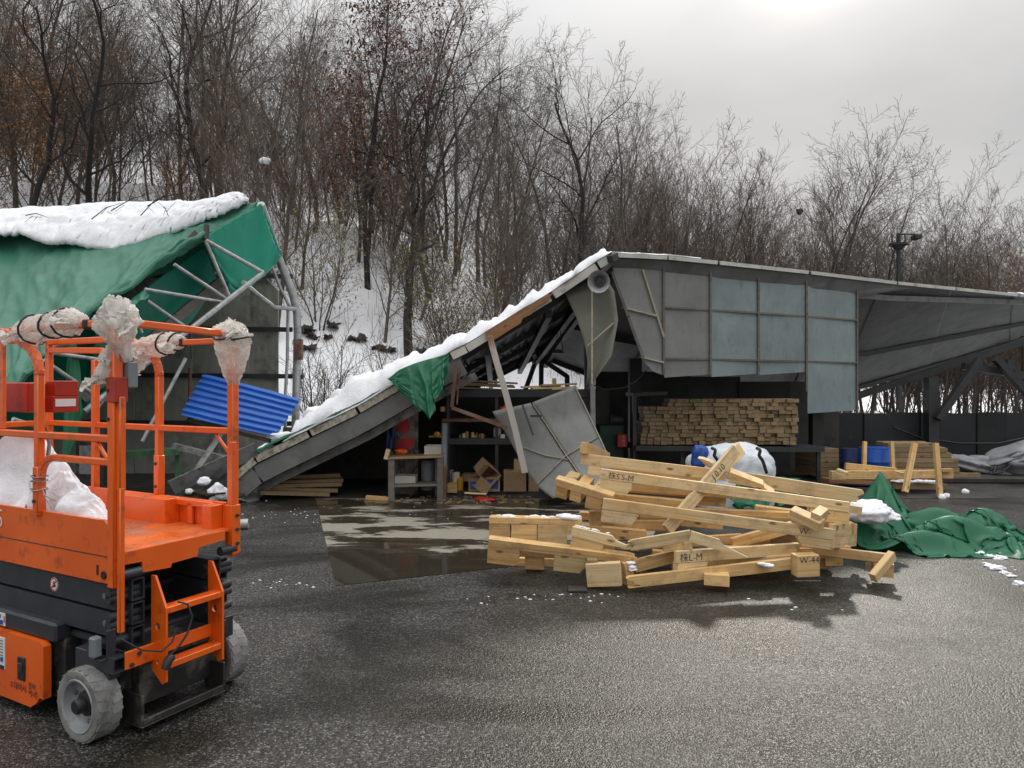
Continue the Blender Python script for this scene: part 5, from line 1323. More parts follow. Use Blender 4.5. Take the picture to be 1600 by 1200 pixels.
timber('loose_block','square end block on the asphalt, marked W-44',(1246,886,6.12),(1281,884,6.14),34,.12,'wood',(0,0),(),("W-44",.02,.075,.03))
timber('loose_block','low wedge of timber under the lowest front rail',(1100,906,6.05),(1140,909,6.0),15,.14,'wood',(0,0),())
# --- right tail
timber('nailed_timber','thin rail stretching out of the heap to the right',(1236,855,6.6),(1390,874,6.3),13,.045,'wood',(0,0),[(1352,878,1365,893,.05,'wood_old'),(1362,880,1396,902,.05,'wood')])
timber('tilted_timber','short loose stick leaning on the far right end of the heap',(1369,905,6.12),(1400,868,6.25),13,.06,'wood_pale',(0,0),(),None,(-.6,-.4,.6))
for a, b, h, w, m2, lab, bl in (
    ((945,757,7.0),(1200,775,6.95),14,.09,'wood','rail just behind the longest handwriting frame',[]),
    ((1000,800,6.95),(1290,812,6.8),15,.09,'wood','rail in the shade between the two long written frames',[(1000,808,1040,826,.12,'wood')]),
    ((880,826,6.9),(1010,838,6.85),14,.09,'wood','rail behind the pointed broken rail',[(930,834,962,858,.2,'wood')]),
    ((800,862,6.7),(960,870,6.6),13,.09,'wood','rail in the gap behind the two cut blocks at the left',[(820,868,850,890,.1,'wood')]),
    ((1150,812,6.85),(1335,826,6.75),15,.09,'wood','rail behind the kinked off-cut at the right end',[(1200,820,1236,842,.12,'wood'),(1290,824,1325,846,.12,'wood')]),
    ((1020,868,6.6),(1180,880,6.5),13,.09,'wood','rail deep behind the short handwritten mark',[(1130,880,1160,898,.12,'wood')]),
    ((1180,868,6.5),(1330,862,6.55),14,.09,'wood','rail running behind the square W block to the right',[(1290,868,1318,884,.1,'wood')]),
    ((950,778,6.95),(1080,790,6.9),12,.12,'wood','flat rail under the longest handwriting block',[])):
    timber('timber_rail', lab, a, b, h, w, m2, (0,0), bl)
# hidden carriers so that the heap really stands: long rails lying inside
for i,(a,b) in enumerate((((800,880,6.9),(1010,884,6.8)),((1050,884,6.75),(1300,880,6.7)),((960,800,7.25),(1240,812,7.2)))):
    timber('timber_rail',('rail in the shade deep under the left frames','rail in the shade deep under the right of the heap','rail in the shade in the middle of the heap')[i],a,b,14,.09,'wood')
timber('timber_post',"square timber standing upright inside the heap",(1200,900,6.95),(1201,800,6.95),16,.09,'wood',(0,0),(),None,(-1,0,0))
timber('timber_post',"square timber standing in the left part of the heap",(930,905,6.9),(931,800,6.9),16,.09,'wood',(0,0),(),None,(-1,0,0))
# snow on the heap
def dusting(label, a, b, w, r, n, seed, name='snow_patch'):
    rs = random.Random(seed); mb = MB()
    for i in range(n):
        c = P(*a).lerp(P(*b), rs.random()) + Vector((0, rs.uniform(0,w), 0)); s = r*rs.uniform(.5,1.2)
        bm = bmesh.new(); bmesh.ops.create_icosphere(bm, subdivisions=2, radius=1)
        mb.add([c + Vector((v.co.x*s*1.7, v.co.y*s, v.co.z*s*.6))*(1+.45*nz(v.co*2+c*9)) for v in bm.verts], [[v.index for v in f.verts] for f in bm.faces]); bm.free()
    return tag(mb.build(name, MAT['snow'], smooth='all'), label, 'snow')
dusting('thin snow crust along the top of the left timber frame', (776,808,6.5),(880,810,6.45), .1, .02, 20, 1)
dusting('lump of snow at the right end of the left frame top', (882,808,6.42),(898,810,6.4), .06, .045, 6, 2)
dusting('snow flecks on the pointed broken rail', (900,822,6.32),(960,836,6.28), .04, .014, 10, 3)
dusting('lump of snow caught on the lowest front rail', (1188,880,6.15),(1204,886,6.12), .03, .028, 8, 4)
dusting('wet snow stuck in the splintered end at the heap centre', (986,880,6.15),(990,892,6.12), .03, .022, 6, 5)
dusting('snow lying on the rail behind the tilted upright', (1120,798,7.0),(1152,800,7.0), .08, .02, 10, 6)
# ------------------------------------------------------------------ green tarpaulin heap and right side of the yard
def tarp_heap():
    nx, ny = 132, 96; rows = []
    for j in range(ny):
        r = []
        for i in range(nx):
            u, v = i/(nx-1)*2-1, j/(ny-1)*2-1
            # square to a rounded blob, so that the rim of the sheet lies in loops
            bu, bv = u*math.sqrt(1-.42*v*v), v*math.sqrt(1-.42*u*u)
            x = 4.52 + 1.22*bu + .10*nz((v*2.5,u*2.5,1)); y = 8.25 + .98*bv + .10*nz((u*2.5,v*2.5,5)) - .12*bu
            r.append(Vector((x, y, .30 + .10*math.sin(x*7+y*3+2*nz((x,y,2))) + .10*nz((x*2.2,y*2.2,8)) + .12)))
        rows.append(r)
    def floor(x, y):
        f = np.full_like(x, .008)
        f = np.maximum(f, .70*np.clip(1-np.abs(x-4.50)/.46-np.abs(y-8.75)/.66, 0, 1))
        for a, b, h, sa, sb, rot in ((5.30,8.05,.36,.36,.22,.3),(4.75,7.70,.34,.50,.15,-.15),(3.80,7.80,.36,.42,.18,.1),(4.25,8.15,.30,.40,.16,.25),(5.0,8.45,.30,.42,.14,-.2),(3.6,8.3,.30,.3,.2,0),(5.55,8.45,.22,.16,.2,.4),(4.3,7.5,.22,.5,.10,.05)):
            c, s_ = math.cos(rot), math.sin(rot); u = ((x-a)*c+(y-b)*s_)/sa; w_ = (-(x-a)*s_+(y-b)*c)/sb
            f = np.maximum(f, h*np.exp(-u*u-w_*w_))
        return f
    pin = np.zeros((ny,nx), bool)
    rows = drape(rows, 1.5, 1.5, pin, 150, g=.0022, floor=floor, seed=9, bend=.18, jit=.012, drag=.90)
    mb = MB(); mb.grid(rows); return mb
tag(from_mesh('tarp_heap', tarp_heap().mesh('tarp_heap', MAT['tarp_green'], smooth='all', recalc=False), None, Matrix.Identity(4)), 'crumpled heap of dark green tarpaulin on the asphalt right of the timber', 'tarp')
lump('snow_lump', 'white snow heap lying on the green tarpaulin beside the timber', 'snow lump', P(1358,800,7.55), (.22,.2,.12), seed=73, rough=.28, sub=4)
lump('snow_lump', 'small snow end trailing off the heap on the green tarpaulin', 'snow lump', P(1388,807,7.5), (.11,.1,.05), seed=72, rough=.28, sub=4)
quadsheet('tarp_scrap', P(1150,742,8.2), P(1250,748,8.2), P(1245,775,8.0), P(1140,790,8.0), 'tarp_green', 20, 14, .10, 3, None)
tag(bpy.data.objects['tarp_scrap.001'], 'green tarpaulin corner showing behind the timber heap', 'tarp')
# bulk bag
bg = thing('bulk_bag', 'big white woven sack with black straps behind the timber heap', 'sack', G(1145,775))
def bag_shape(c, r, seed):
    bm = bmesh.new(); bmesh.ops.create_icosphere(bm, subdivisions=5, radius=1); vs = []
    for v in bm.verts:
        d = v.co.copy(); k = (abs(d.x)**3.5+abs(d.y)**3.5+abs(d.z)**3.5)**(-1/3.5)
        k *= 1 + .12*fbm(d*1.6+Vector((seed,0,0)),1,5) + .07*(1-abs(nz(d*3.3+Vector((seed,2,0))))) + .04*(1-abs(nz(d*7+Vector((seed,2,0))))) 
        vs.append(c + Vector((d.x*r[0]*k, d.y*r[1]*k, d.z*r[2]*k)))
    f = [[v.index for v in q.verts] for q in bm.faces]; bm.free(); return vs, f
mb = MB(); mb.add(*bag_shape(Vector((3.05,10.0,.42)), (.52,.4,.44), 3)); mb.build('sack', MAT['bag'], bg, smooth='all')
for px in (1112, 1182):
    mb = MB(); q = [P(px,700,9.55), P(px+6,703,9.5), P(px+4,712,9.5), P(px+10,720,9.5), P(px+16,740,9.5)]
    mb.tube([curve_at(q,i/14)+Vector((0,.0,.0)) for i in range(15)], .022, 6); mb.build('strap', MAT['black'], bg, smooth=True)
mb = MB(); mb.add(*bag_shape(P(1094,716,9.75), (.10,.08,.16), 8)); tag(mb.build('blue_sack', MAT['blue_print'], smooth='all'), 'small blue printed sack beside the big white sack', 'sack')
# blue drums
def drum(label, px0, px1, D, z1, mat):
    x0, x1 = atpx(px0,D), atpx(px1,D); r = (x1-x0)/2; c = Vector(((x0+x1)/2, D+r, 0)); t = thing('blue_drum', label, 'drum', c)
    M = Matrix.Translation(c) @ Matrix.Rotation(R(-90),4,'Y')
    mb = MB(); mb.lathe([(.001,0),(r,0),(r,z1*.3),(r*1.03,z1*.32),(r,z1*.34),(r,z1*.63),(r*1.03,z1*.65),(r,z1*.67),(r,z1*.95),(r*.95,z1)], 28, M); mb.build('body', MAT[mat], t, smooth=True)
    mb = MB(); mb.lathe([(r*.96,z1*.99),(r*.98,z1*1.01),(r*.9,z1*1.02),(.001,z1*1.015)], 28, M); mb.build('lid', MAT[mat], t, smooth=True)
drum('dark blue plastic drum standing in the shade by the column', 1320, 1347, 12.3, .62, 'blue_dark')
drum('bright blue plastic drum beside the stacked lumber', 1356, 1402, 12.2, .64, 'blue_plastic')
def stake(label, a, b, w, mat='wood'):
    mb = MB(); M, L = frame(P(*a), P(*b), (0,-1,0)); mb.box((0,-w/2,-w/2),(L,w/2,w/2),None,.003); tag(mb.build('wooden_stake', MAT[mat], None, M, local=True), label, 'stake')
stake('thin pale stake leaning in front of the green tarpaulin, tilted left', (1414,769,11.2), (1429,693,11.4), .075)
stake('thin pale stake standing at the end of the plank pile', (1469,777,11.0), (1462,693,11.3), .07)
stake('pale stake standing between the dark and the bright blue drum', (1350,732,12.0), (1351,690,12.1), .06)
stake('pale stake standing before the bright blue drum', (1395,732,12.0), (1393,690,12.1), .06)
# lumber stack at the fence
ls = thing('lumber_stack', 'stack of long aged boards by the black fence', 'lumber stack', P(1440,740,13.0))
for r_, (x0, x1) in enumerate(((1372,1530),(1380,1500),(1385,1498),(1385,1494),(1385,1484),(1385,1480),(1385,1455))):
    for k in range(3):
        y = 12.7+.16*k; z = .10+.088*r_; a = Vector((atpx(x0,12.7),y,z)); b = Vector((atpx(x1,12.7)+random.uniform(-.06,.06),y,z))
        M, L = frame(a,b); mb = MB(); mb.box((0,-.07,0),(L,.07,.082),None,.003); mb.build('board', MAT['wood_old'], ls, M, local=True)
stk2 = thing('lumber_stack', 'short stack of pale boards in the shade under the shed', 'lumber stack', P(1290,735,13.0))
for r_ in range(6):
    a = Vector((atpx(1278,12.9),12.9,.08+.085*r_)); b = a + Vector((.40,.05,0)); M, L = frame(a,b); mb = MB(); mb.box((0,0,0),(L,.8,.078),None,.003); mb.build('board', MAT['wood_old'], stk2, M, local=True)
pk = thing('plank_pile', 'low pile of pale and brown planks with snow on it, in front of the drums', 'plank pile', P(1400,765,11.4))
for a, b, h, w, mt in (((1300,743,11.5),(1490,741,11.7),13,.10,'wood'),((1322,729,11.7),(1402,737,11.6),11,.09,'wood'),((1306,736,11.3),(1322,742,11.2),8,.1,'wood_pale'),((1395,738,11.5),(1410,742,11.4),6,.1,'wood'),((1473,735,11.6),(1490,735,11.6),5,.1,'wood'),((1296,752,11.5),(1480,759,11.6),6,.3,'wood_brown'),((1400,760,11.45),(1472,761,11.5),9,.3,'wood_old'),((1300,765,11.5),(1475,770,11.5),8,.3,'wood_dark')):
    A, B = P(*a), P(*b); M, L = frame(A,B); hh = h/FPX*11.5; mb = MB(); mb.box((0,0,-hh/2),(L,w,hh/2),None,.003); mb.build('plank', MAT[mt], pk, M, local=True)
dusting('strip of snow between the planks of the low pile', (1400,753,11.42),(1468,753,11.42), .15, .045, 22, 7)
for i, (px, py) in enumerate(((1472,775),(1478,773),(1508,767))): lump('snow_lump', ('small snow lump at the foot of the stake','flat snow crumb beside the stake foot','snow lump alone on the asphalt by the plank pile')[i], 'snow lump', G(px,py+2,.02), (.06,.05,.05), seed=80+i, sub=2)
for i, (px, py, s) in enumerate(((1532,865,.05),(1548,869,.045),(1562,872,.05),(1556,888,.06),(1545,884,.04),(1594,912,.05),(1570,895,.04),(1580,900,.03),(1540,880,.02),(50,0,0))):
    if s: lump('snow_lump', 'small lump of snow on the asphalt in front of the green tarpaulin', 'snow lump', G(px,py,.005), (s*1.2,s,s*.4), seed=90+i, sub=3, rough=.7, group='snow lumps before the green tarpaulin')
# grey tarpaulin heap: folded bundles
gt = thing('grey_tarp_heap', 'heap of folded grey tarpaulins at the foot of the black fence', 'tarp', P(1560,745,13.4))
for i,(px,py,rx,rz,tilt) in enumerate(((1530,728,.42,.20,0),(1575,730,.55,.22,.05),(1570,712,.50,.14,-.45),(1590,708,.45,.13,-.6),(1620,722,.6,.35,0),(1498,724,.30,.16,.1))):
    bm = bmesh.new(); bmesh.ops.create_icosphere(bm, subdivisions=4, radius=1); c = P(px,py,13.4-.08*i); mb = MB(); vs=[]
    for v in bm.verts:
        d=v.co; k=1+.16*fbm(d*1.5+Vector((i,0,0)),1,4)+.14*math.sin(d.z*9+d.x*3+i)*abs(d.y)
        q=Vector((d.x*rx*k, d.y*.32*k, d.z*rz*k)); q.rotate(Matrix.Rotation(tilt,3,'Y')); vs.append(c+q)
    mb.add(vs,[[v.index for v in f.verts] for f in bm.faces]); bm.free(); mb.build('fold', MAT['grey_tarp'], gt, smooth='all')
mb = MB(); q=[P(1548,734,12.95),P(1556,728,12.95),P(1552,740,12.9),P(1566,737,12.9),P(1580,726,12.9)]; mb.tube([curve_at(q,i/16) for i in range(17)], .022, 6); mb.build('strap', MAT['black'], gt, smooth=True)
mb = MB(); mb.box((7.4,12.6,0),(13,16,.10),None,.02); o=mb.build('concrete_step', MAT['shed_floor'] , None); tag(o,'low concrete step under the grey tarpaulins',None,None,'structure')
# fence
fe = thing('black_fence', 'low black sheet fence at the back of the yard', 'fence', (9,14.7,0))
FX = [2.6+.58*i for i in range(24)]
for i, x in enumerate(FX):
    zt = 1.17+.012*nz((x*2,0,0)); mb = MB(); mb.box((x-.012,14.70+.034*(i%2),0),(x+.592,14.73+.034*(i%2),zt-.012*(i%3))); mb.build('fence_panel', MAT['fence'], fe)
for z in (.35,.9): 
    mb = MB(); mb.box((2.6,14.78,z),(16.5,14.84,z+.06)); mb.build('fence_rail', MAT['dark_steel'], fe)
mb = MB(); q=[P(1396,668,14.55),P(1440,685,14.55),P(1500,693,14.55),P(1560,693,14.55),P(1620,680,14.55)]; mb.tube([curve_at(q,i/20) for i in range(21)], .022, 6); tag(mb.build('hose', MAT['black'], smooth=True), 'black hose hung in a sag along the fence', 'hose')
# yard lamp mast behind the roof
lm = thing('lamp_mast', 'dark floodlight mast with a ring platform behind the shed roof', 'lamp mast', (atpx(1404,21),21,0))
pipe('mast', [(1404,640,21),(1404,365,21)], .06, 'dark_steel', lm)
ring = MB(); c = P(1404,382,21); ring.lathe([(.20,-.03),(.26,-.03),(.26,.03),(.20,.03)], 20, Matrix.Translation(c)@Matrix.Rotation(R(90),4,'Y'), True); ring.lathe([(.10,-.16),(.20,-.01),(.19,.0),(.09,-.12)], 20, Matrix.Translation(c)@Matrix.Rotation(R(-90),4,'Y'), True); ring.build('platform', MAT['dark_steel'], lm)
pipe('arm', [(1404,366,21),(1434,366,21)], .025, 'dark_steel', lm)
mb = MB(); q=P(1433,370,21); mb.box((q.x-.12,20.85,q.z-.08),(q.x+.08,21.15,q.z+.06),None,.02); mb.build('floodlight', MAT['dark_steel'], lm)
for px in (1394,1414):
    mb = MB(); mb.bar(P(px,382,21), P(px,366,21), .03,.03,(0,1,0)); mb.build('rail_post', MAT['dark_steel'], lm)
# a nest and a clump of snow, each sitting on the branch nearest to where the photograph shows it
def perch(tree, px, py):
    best = None
    for ch in tree.children:
        for v in ch.data.vertices:
            q = W[tree.name] @ v.co
            d = (800+q.x/q.y*FPX-px)**2 + (600-(q.z-CAMZ)/q.y*FPX-py)**2
            if best is None or d < best[0]: best = (d, q.copy())
    return best[1]
nt_ = put_tree('tall3', 'nest_tree', 'bare tree with a dark nest, in the row behind the shed roof', atpx(1258,21.5), 21.5, .90, 1.1)
lump('bird_nest', 'small dark bird nest in a bare tree above the shed', 'nest', perch(nt_,1259,325), (.10,.10,.10), 'bark_dark', 6, 3, .6)
sn_ = put_tree('fan3', 'snow_hung_tree', 'sapling behind the tarp peak holding one clump of snow', atpx(408,18.4), 18.4, .8, 2.1)
lump('snow_clump', 'white clump of snow caught in the branches above the tarp peak', 'snow', perch(sn_,411,250), (.14,.10,.08), seed=41)
# crumbs of snow and ice on the asphalt
mb = MB(); rs = random.Random(12)
spots = [(430,910,40,8,16),(900,930,60,10,14),(780,935,60,8,10),(1240,940,90,14,6),(1560,880,50,20,16),(470,800,80,12,26),(410,780,30,6,14),(700,800,160,10,30)]
for px,py,wx,wy,n in spots:
    for _ in range(n):
        q = G(rs.gauss(px,wx*.6), max(770,rs.gauss(py,wy*.6)), .0); s = rs.uniform(.003,.012)
        bm = bmesh.new(); bmesh.ops.create_icosphere(bm, subdivisions=1, radius=1)
        mb.add([q+Vector((v.co.x*s*1.6,v.co.y*s,v.co.z*s*.6)) for v in bm.verts],[[v.index for v in f.verts] for f in bm.faces]); bm.free()
tag(from_mesh('ice_crumbs', mb.mesh('ice_crumbs', MAT['snow'], smooth='all'), None, Matrix.Identity(4)), 'crumbs of ice and snow on the asphalt', None, None, 'stuff')
mb = MB(); mb.box(G(888,926),G(916,921)+Vector((0,.05,.02)),None,.004); tag(mb.build('wood_offcut', MAT['wood_dark']), 'thin dark offcut lying on the asphalt before the cut block', 'offcut')
mb = MB(); mb.lathe([(.052,0),(.06,0),(.06,1.0),(.052,1.0)], 20, Matrix.Translation(G(388,826)+Vector((0,0,.06))) @ Matrix.Rotation(R(195),4,'Z'), True); tag(mb.build('loose_pipe', MAT['galv'], smooth=True), 'grey pipe lying on the asphalt behind the orange lift', 'pipe')
# ------------------------------------------------------------------ orange scissor lift
LM = Matrix.Translation((-1.9375, 3.5, 0)) @ Matrix.Rotation(math.atan2(.877,.48), 4, 'Z')
lift = thing('scissor_lift', 'orange scissor lift with grey tyres and a snow covered platform', 'scissor lift', M=LM)
LEN, WID = 1.86, .70
def lb(name, mat, shapes, parent=lift, smooth=False, ch=.004):
    mb = MB()
    for lo, hi in shapes: mb.box(lo, hi, None, ch)
    return mb.build(name, MAT[mat], parent, W[parent.name] if parent is lift else W[parent.name], smooth, True)
def lt_(name, mat, pts, r, parent=lift, n=10, square=False):
    mb = MB()
    if square:
        for a, b in zip(pts, pts[1:]):
            d = (Vector(b)-Vector(a)).normalized()*r*.5; mb.bar(Vector(a)-d, Vector(b)+d, r*2, r*2, (0,0,1) if abs(d.normalized().z) < .9 else (0,1,0), .005)
    else: mb.tube(pts, r, n)
    return mb.build(name, MAT[mat], parent, W[parent.name], 40, True)
def arc(p0, p1, p2, n=7):
    p0,p1,p2 = map(Vector,(p0,p1,p2)); return [p0.lerp(p1,t).lerp(p1.lerp(p2,t),t) for t in [i/n for i in range(n+1)]]
# chassis
lb('chassis','grime_black',[((.10,.12,.12),(.60,LEN-.1,.44)),((.02,.46,.10),(.10,LEN-.15,.42)),((.60,.46,.10),(.68,LEN-.15,.42)),((.06,-.02,.34),(.64,.12,.42)),((.16,.05,.10),(.62,.12,.32))])
lb('chassis_frame','lift_black',[((-.03,.46,.41),(.06,LEN,.51)),((.64,.46,.41),(.73,LEN,.51)),((.05,.12,.42),(.65,LEN-.1,.46))], ch=.012)
lb('pothole_guard','grime_black',[((.10,-.06,.045),(.60,-.045,.078)),((.10,-.06,.035),(.60,.06,.045)),((.10,-.06,.045),(.115,.10,.20)),((.585,-.06,.045),(.60,.10,.20))])
lb('axle_bracket','lift_black',[((-.02,.02,.30),(.04,.30,.42))]); lb('axle_bracket','lift_black',[((.66,.02,.30),(.72,.30,.42))])
# orange side doors
for x in (-.055, .715):
    mb = MB(); poly = [(.52,.12),(.56,.12),(.58,.09),(.64,.055),(LEN-.12,.06),(LEN-.12,.41),(.55,.41),(.52,.39)]
    mb.prism([(y,z) for y,z in poly], .04, Matrix.Translation((x+.04,0,0)) @ Matrix.Rotation(R(90),4,'Z'))
    dr = mb.build('side_door', MAT['orange'], lift, LM, False, True)
    if x < 0:
        lb('door_latch','black',[((x-.008,.685,.18),(x+.002,.755,.305))], dr, ch=.02)
        lb('latch_pull','dark_steel',[((x-.013,.70,.225),(x-.007,.74,.275))], dr, ch=.01)
        pl = lb('notice_plate','white',[((x-.004,.885,.205),(x+.001,1.06,.375))], dr, ch=.001)
        sh_ = MB()
        rs = random.Random(4)
        for k in range(6):
            z = .36-.016*k; sh_.box((x-.0055,.90,z-.003),(x-.0042,.90+.13*rs.uniform(.5,1),z))
        sh_.box((x-.0055,.887,.206),(x-.0042,1.058,.226)); sh_.build('notice_print', MAT['ink'], dr, LM, False, True)
        lb('notice_dot','blue_print',[((x-.006,.90,.245),(x-.0042,.925,.27))], dr, ch=.001)
        RT = Matrix.Rotation(R(-90),4,'Z') @ Matrix.Rotation(R(90),4,'X')
        for s,y,z,sz in (('7.대여시 ↓',.83,.125,.045),('장비',.66,.155,.04),('수리',.645,.115,.04)):
            text_on('handwriting', s, dr, None, sz, 'ink', M=LM @ Matrix.Translation((x-.003,y,z)) @ RT)
        sk = lb('safety_sticker','white',[((-.034,.93,.425),(-.031,1.08,.495))], lift, ch=.001)
        lb('sticker_print','blue_print',[((-.036,.95,.43),(-.0342,1.08,.455)),((-.036,1.02,.465),(-.0342,1.05,.485)),((-.036,.975,.465),(-.0342,1.005,.485))], sk, ch=.0005)
        lb('sticker_mark','red_print',[((-.036,.933,.445),(-.0342,.943,.48))], sk, ch=.0005)
# wheels
def wheel(x, y, sgn):
    c = Vector((x, y, .18)); M = LM @ Matrix.Translation(c) @ (Matrix.Rotation(R(180),4,'Z') if sgn > 0 else Matrix.Identity(4))
    w = bpy.data.objects.new('wheel', None); w.parent = lift; COL.objects.link(w); w.matrix_basis = LM.inverted() @ M; W[w.name] = M.copy()
    mb = MB(); mb.lathe([(.128,-.06),(.150,-.065),(.168,-.062),(.176,-.05),(.177,0),(.176,.05),(.168,.062),(.15,.065),(.128,.06)], 56)
    for k in range(22):
        a = 6.283*k/22
        for s_, da in ((-1,0),(1,.14)):
            T = Matrix.Rotation(a+da,4,'X') @ Matrix.Translation((s_*.0285,0,.1765)) @ Matrix.Rotation(s_*.28,4,'Z')
            mb.box((-.0265,-.0235,-.004),(.0268,.0242,.0012), T)
    mb.build('tyre', MAT['tyre'], w, M, 30, True)
    mb = MB(); mb.lathe([(.134,-.058),(.128,-.066),(.118,-.062),(.112,-.03),(.10,-.018),(.06,-.014),(.06,.03),(.13,.05)], 40); mb.build('rim', MAT['rim'], w, M, 40, True)
    mb = MB(); mb.lathe([(.001,-.075),(.03,-.075),(.036,-.068),(.038,-.03),(.06,-.024),(.062,-.014)], 20); mb.build('hub', MAT['black'], w, M, True, True)
    mb = MB()
    for k in range(5):
        a = 6.283*k/5+.5; mb.lathe([(.001,-.034),(.010,-.034),(.010,-.016)], 6, Matrix.Translation((0,.085*math.cos(a),.085*math.sin(a))))
    mb.build('wheel_nuts', MAT['steel'], w, M, False, True)
for x, y, s in ((-.035,.15,-1),(.735,.15,1),(-.035,1.62,-1),(.735,1.62,1)): wheel(x,y,s)
# scissor arms: hollow beams with visible ends
def hollow(x0,x1,z0,z1,y0,y1,t=.008):
    return [((x0,y0,z0),(x0+t,y1,z1)),((x1-t,y0,z0),(x1,y1,z1)),((x0+t,y0,z0),(x1-t,y1,z0+t)),((x0+t,y0,z1-t),(x1-t,y1,z1)),((x0+t,y0+.05,z0+t),(x1-t,y0+.06,z1-t))]
for (x0,x1,y0,zs) in ((.015,.075,.03,((.635,.755),(.50,.62))),(.085,.155,.0,((.665,.775),(.545,.655),(.425,.535))),(.545,.615,.0,((.665,.775),(.545,.655),(.425,.535))),(.625,.685,.03,((.635,.755),(.50,.62)))):
    for z0,z1 in zs: lb('scissor_arm','lift_black',hollow(x0,x1,z0,z1,y0,LEN-.08), ch=0)
for z in (.72,.60,.48,.56,.69):
    for xa in (-.01,.535):
        mb = MB(); mb.lathe([(.001,0),(.024,0),(.024,.175),(.001,.175)], 14, Matrix.Translation((xa,.045,z))); mb.build('pivot_pin', MAT['lift_black'], lift, LM, True, True)
for z in (.5,.62,.7):
    mb = MB(); mb.lathe([(.001,.15),(.02,.15),(.02,.55),(.001,.55)], 14, Matrix.Translation((0,.33,z))); mb.build('cross_tube', MAT['lift_black'], lift, LM, True, True)
for x in (.03,.61):
    for z in (.82,):
        mb = MB(); mb.lathe([(.001,0),(.026,0),(.026,.10),(.001,.10)], 14, Matrix.Translation((x-.01,-.012,z-.01))); mb.build('roller', MAT['lift_black'], lift, LM, True, True)
for z in (.70,.565):
    mb = MB()
    for y in (.09,): mb.lathe([(.001,-.012),(.016,-.012),(.018,0),(.018,.02)], 8, Matrix.Translation((.013,y,z)))
    mb.build('pin_head', MAT['steel'], lift, LM, False, True)
# ladder
for x in (.19, .53):
    mb = MB(); poly = [(-.02,.44),(-.02,.30),(-.11,.22),(-.13,.24),(-.13,.62),(-.055,.775),(-.03,.775),(-.02,.75)]
    poly = [(-y,z) for y,z in poly]   # outline runs along the lift
    mb.prism([(y-.0,z) for y,z in [(-.01,.44),(-.01,.30),(-.095,.235),(-.125,.25),(-.125,.62),(-.04,.775),(-.01,.775)]], .012, Matrix.Translation((x+.006,0,0)) @ Matrix.Rotation(R(90),4,'Z'), [circle(-.06,.52,.02),circle(-.06,.34,.012)])
    mb.build('ladder_side', MAT['orange'], lift, LM, False, True)
for z in (.61,.33):
    lb('ladder_step','orange',[((.197,-.12,z-.022),(.53,-.05,z+.012))])
lb('ladder_bracket','orange',[((.03,-.035,.345),(.20,-.022,.435)),((.197,-.03,.36),(.53,-.02,.43))])
mb = MB()
for x,z in ((.06,.365),(.10,.41)): mb.lathe([(.001,0),(.011,0),(.011,.008)], 8, Matrix.Translation((x,-.045,z)) @ Matrix.Rotation(R(90),4,'Z'))
mb.build('bolts', MAT['dark_steel'], lift, LM, False, True)
lb('square_tube','lift_black',hollow(-.03,.04,.345,.42,-.03,.2), ch=0)
lb('limit_switch','grey_post',[((-.075,.05,.42),(-.03,.10,.52))], ch=.008)
lb('switch_bracket','lift_black',[((-.03,.02,.41),(.02,.03,.55)),((-.06,.02,.41),(-.02,.11,.415))])
lt_('cable','black',[Vector(p) for p in ((.25,-.13,.64),(.29,-.15,.62),(.31,-.16,.55),(.28,-.16,.47),(.23,-.16,.42),(.19,-.15,.39),(.17,-.14,.345))],.0055)
lt_('cable','black',[Vector(p) for p in ((.02,-.02,.50),(.08,-.09,.44),(.15,-.14,.42),(.20,-.15,.45),(.23,-.15,.52))],.0045)
lt_('plug','black',[Vector((.165,-.15,.33)),Vector((.175,-.155,.365)),Vector((.20,-.15,.38))],.022)
# platform
deck = lb('deck','orange_deck',[((.02,.0,.905),(.68,LEN,.925))])
mb = MB(); mb.prism([(.0,.92),(.0,.86),(.10,.855),(.10,.80),(.26,.79),(.265,.81),(.42,.815),(.43,.86),(.60,.87),(.60,.92)], .014, Matrix.Translation((.035,-.012,0))); mb.build('deck_lip', MAT['orange'], lift, LM, False, True)
mb = MB(); mb.prism([(y,z) for y,z in [(.04,.765),(LEN,.765),(LEN,1.075),(.09,1.075),(.04,1.04)]], .02, Matrix.Translation((.02,0,0)) @ Matrix.Rotation(R(90),4,'Z')); sp_ = mb.build('side_panel', MAT['orange'], lift, LM, False, True)
lb('side_seam','dark_steel',[((-.0015,.06,.895),(.0005,LEN,.900))], sp_, ch=0)
lb('panel_bolt_slot','black',[((-.003,.135,.80),(.001,.15,.85))], sp_, ch=.001)
mb = MB(); mb.lathe([(.001,-.006),(.02,-.006),(.022,.001)], 14, Matrix.Translation((-.0,.09,.805))); mb.build('panel_bolt', MAT['black'], sp_, LM, True, True)
text_on('number', '5', sp_, None, .15, 'white', M=LM @ Matrix.Translation((-.004,1.085,.95)) @ Matrix.Rotation(R(-90),4,'Z') @ Matrix.Rotation(R(90),4,'X'))
lb('toe_board','orange',[((.68,.05,.92),(.70,LEN,1.07)),((.58,.44,.92),(.68,1.0,1.07)),((.60,.06,.92),(.68,.14,1.06))])
for y in (.16,.32): lb('toe_rail','orange',[((.655,y-.02,.925),(.675,y+.02,1.05))])
lb('toe_rail','orange',[((.655,.14,1.03),(.70,.46,1.065))])
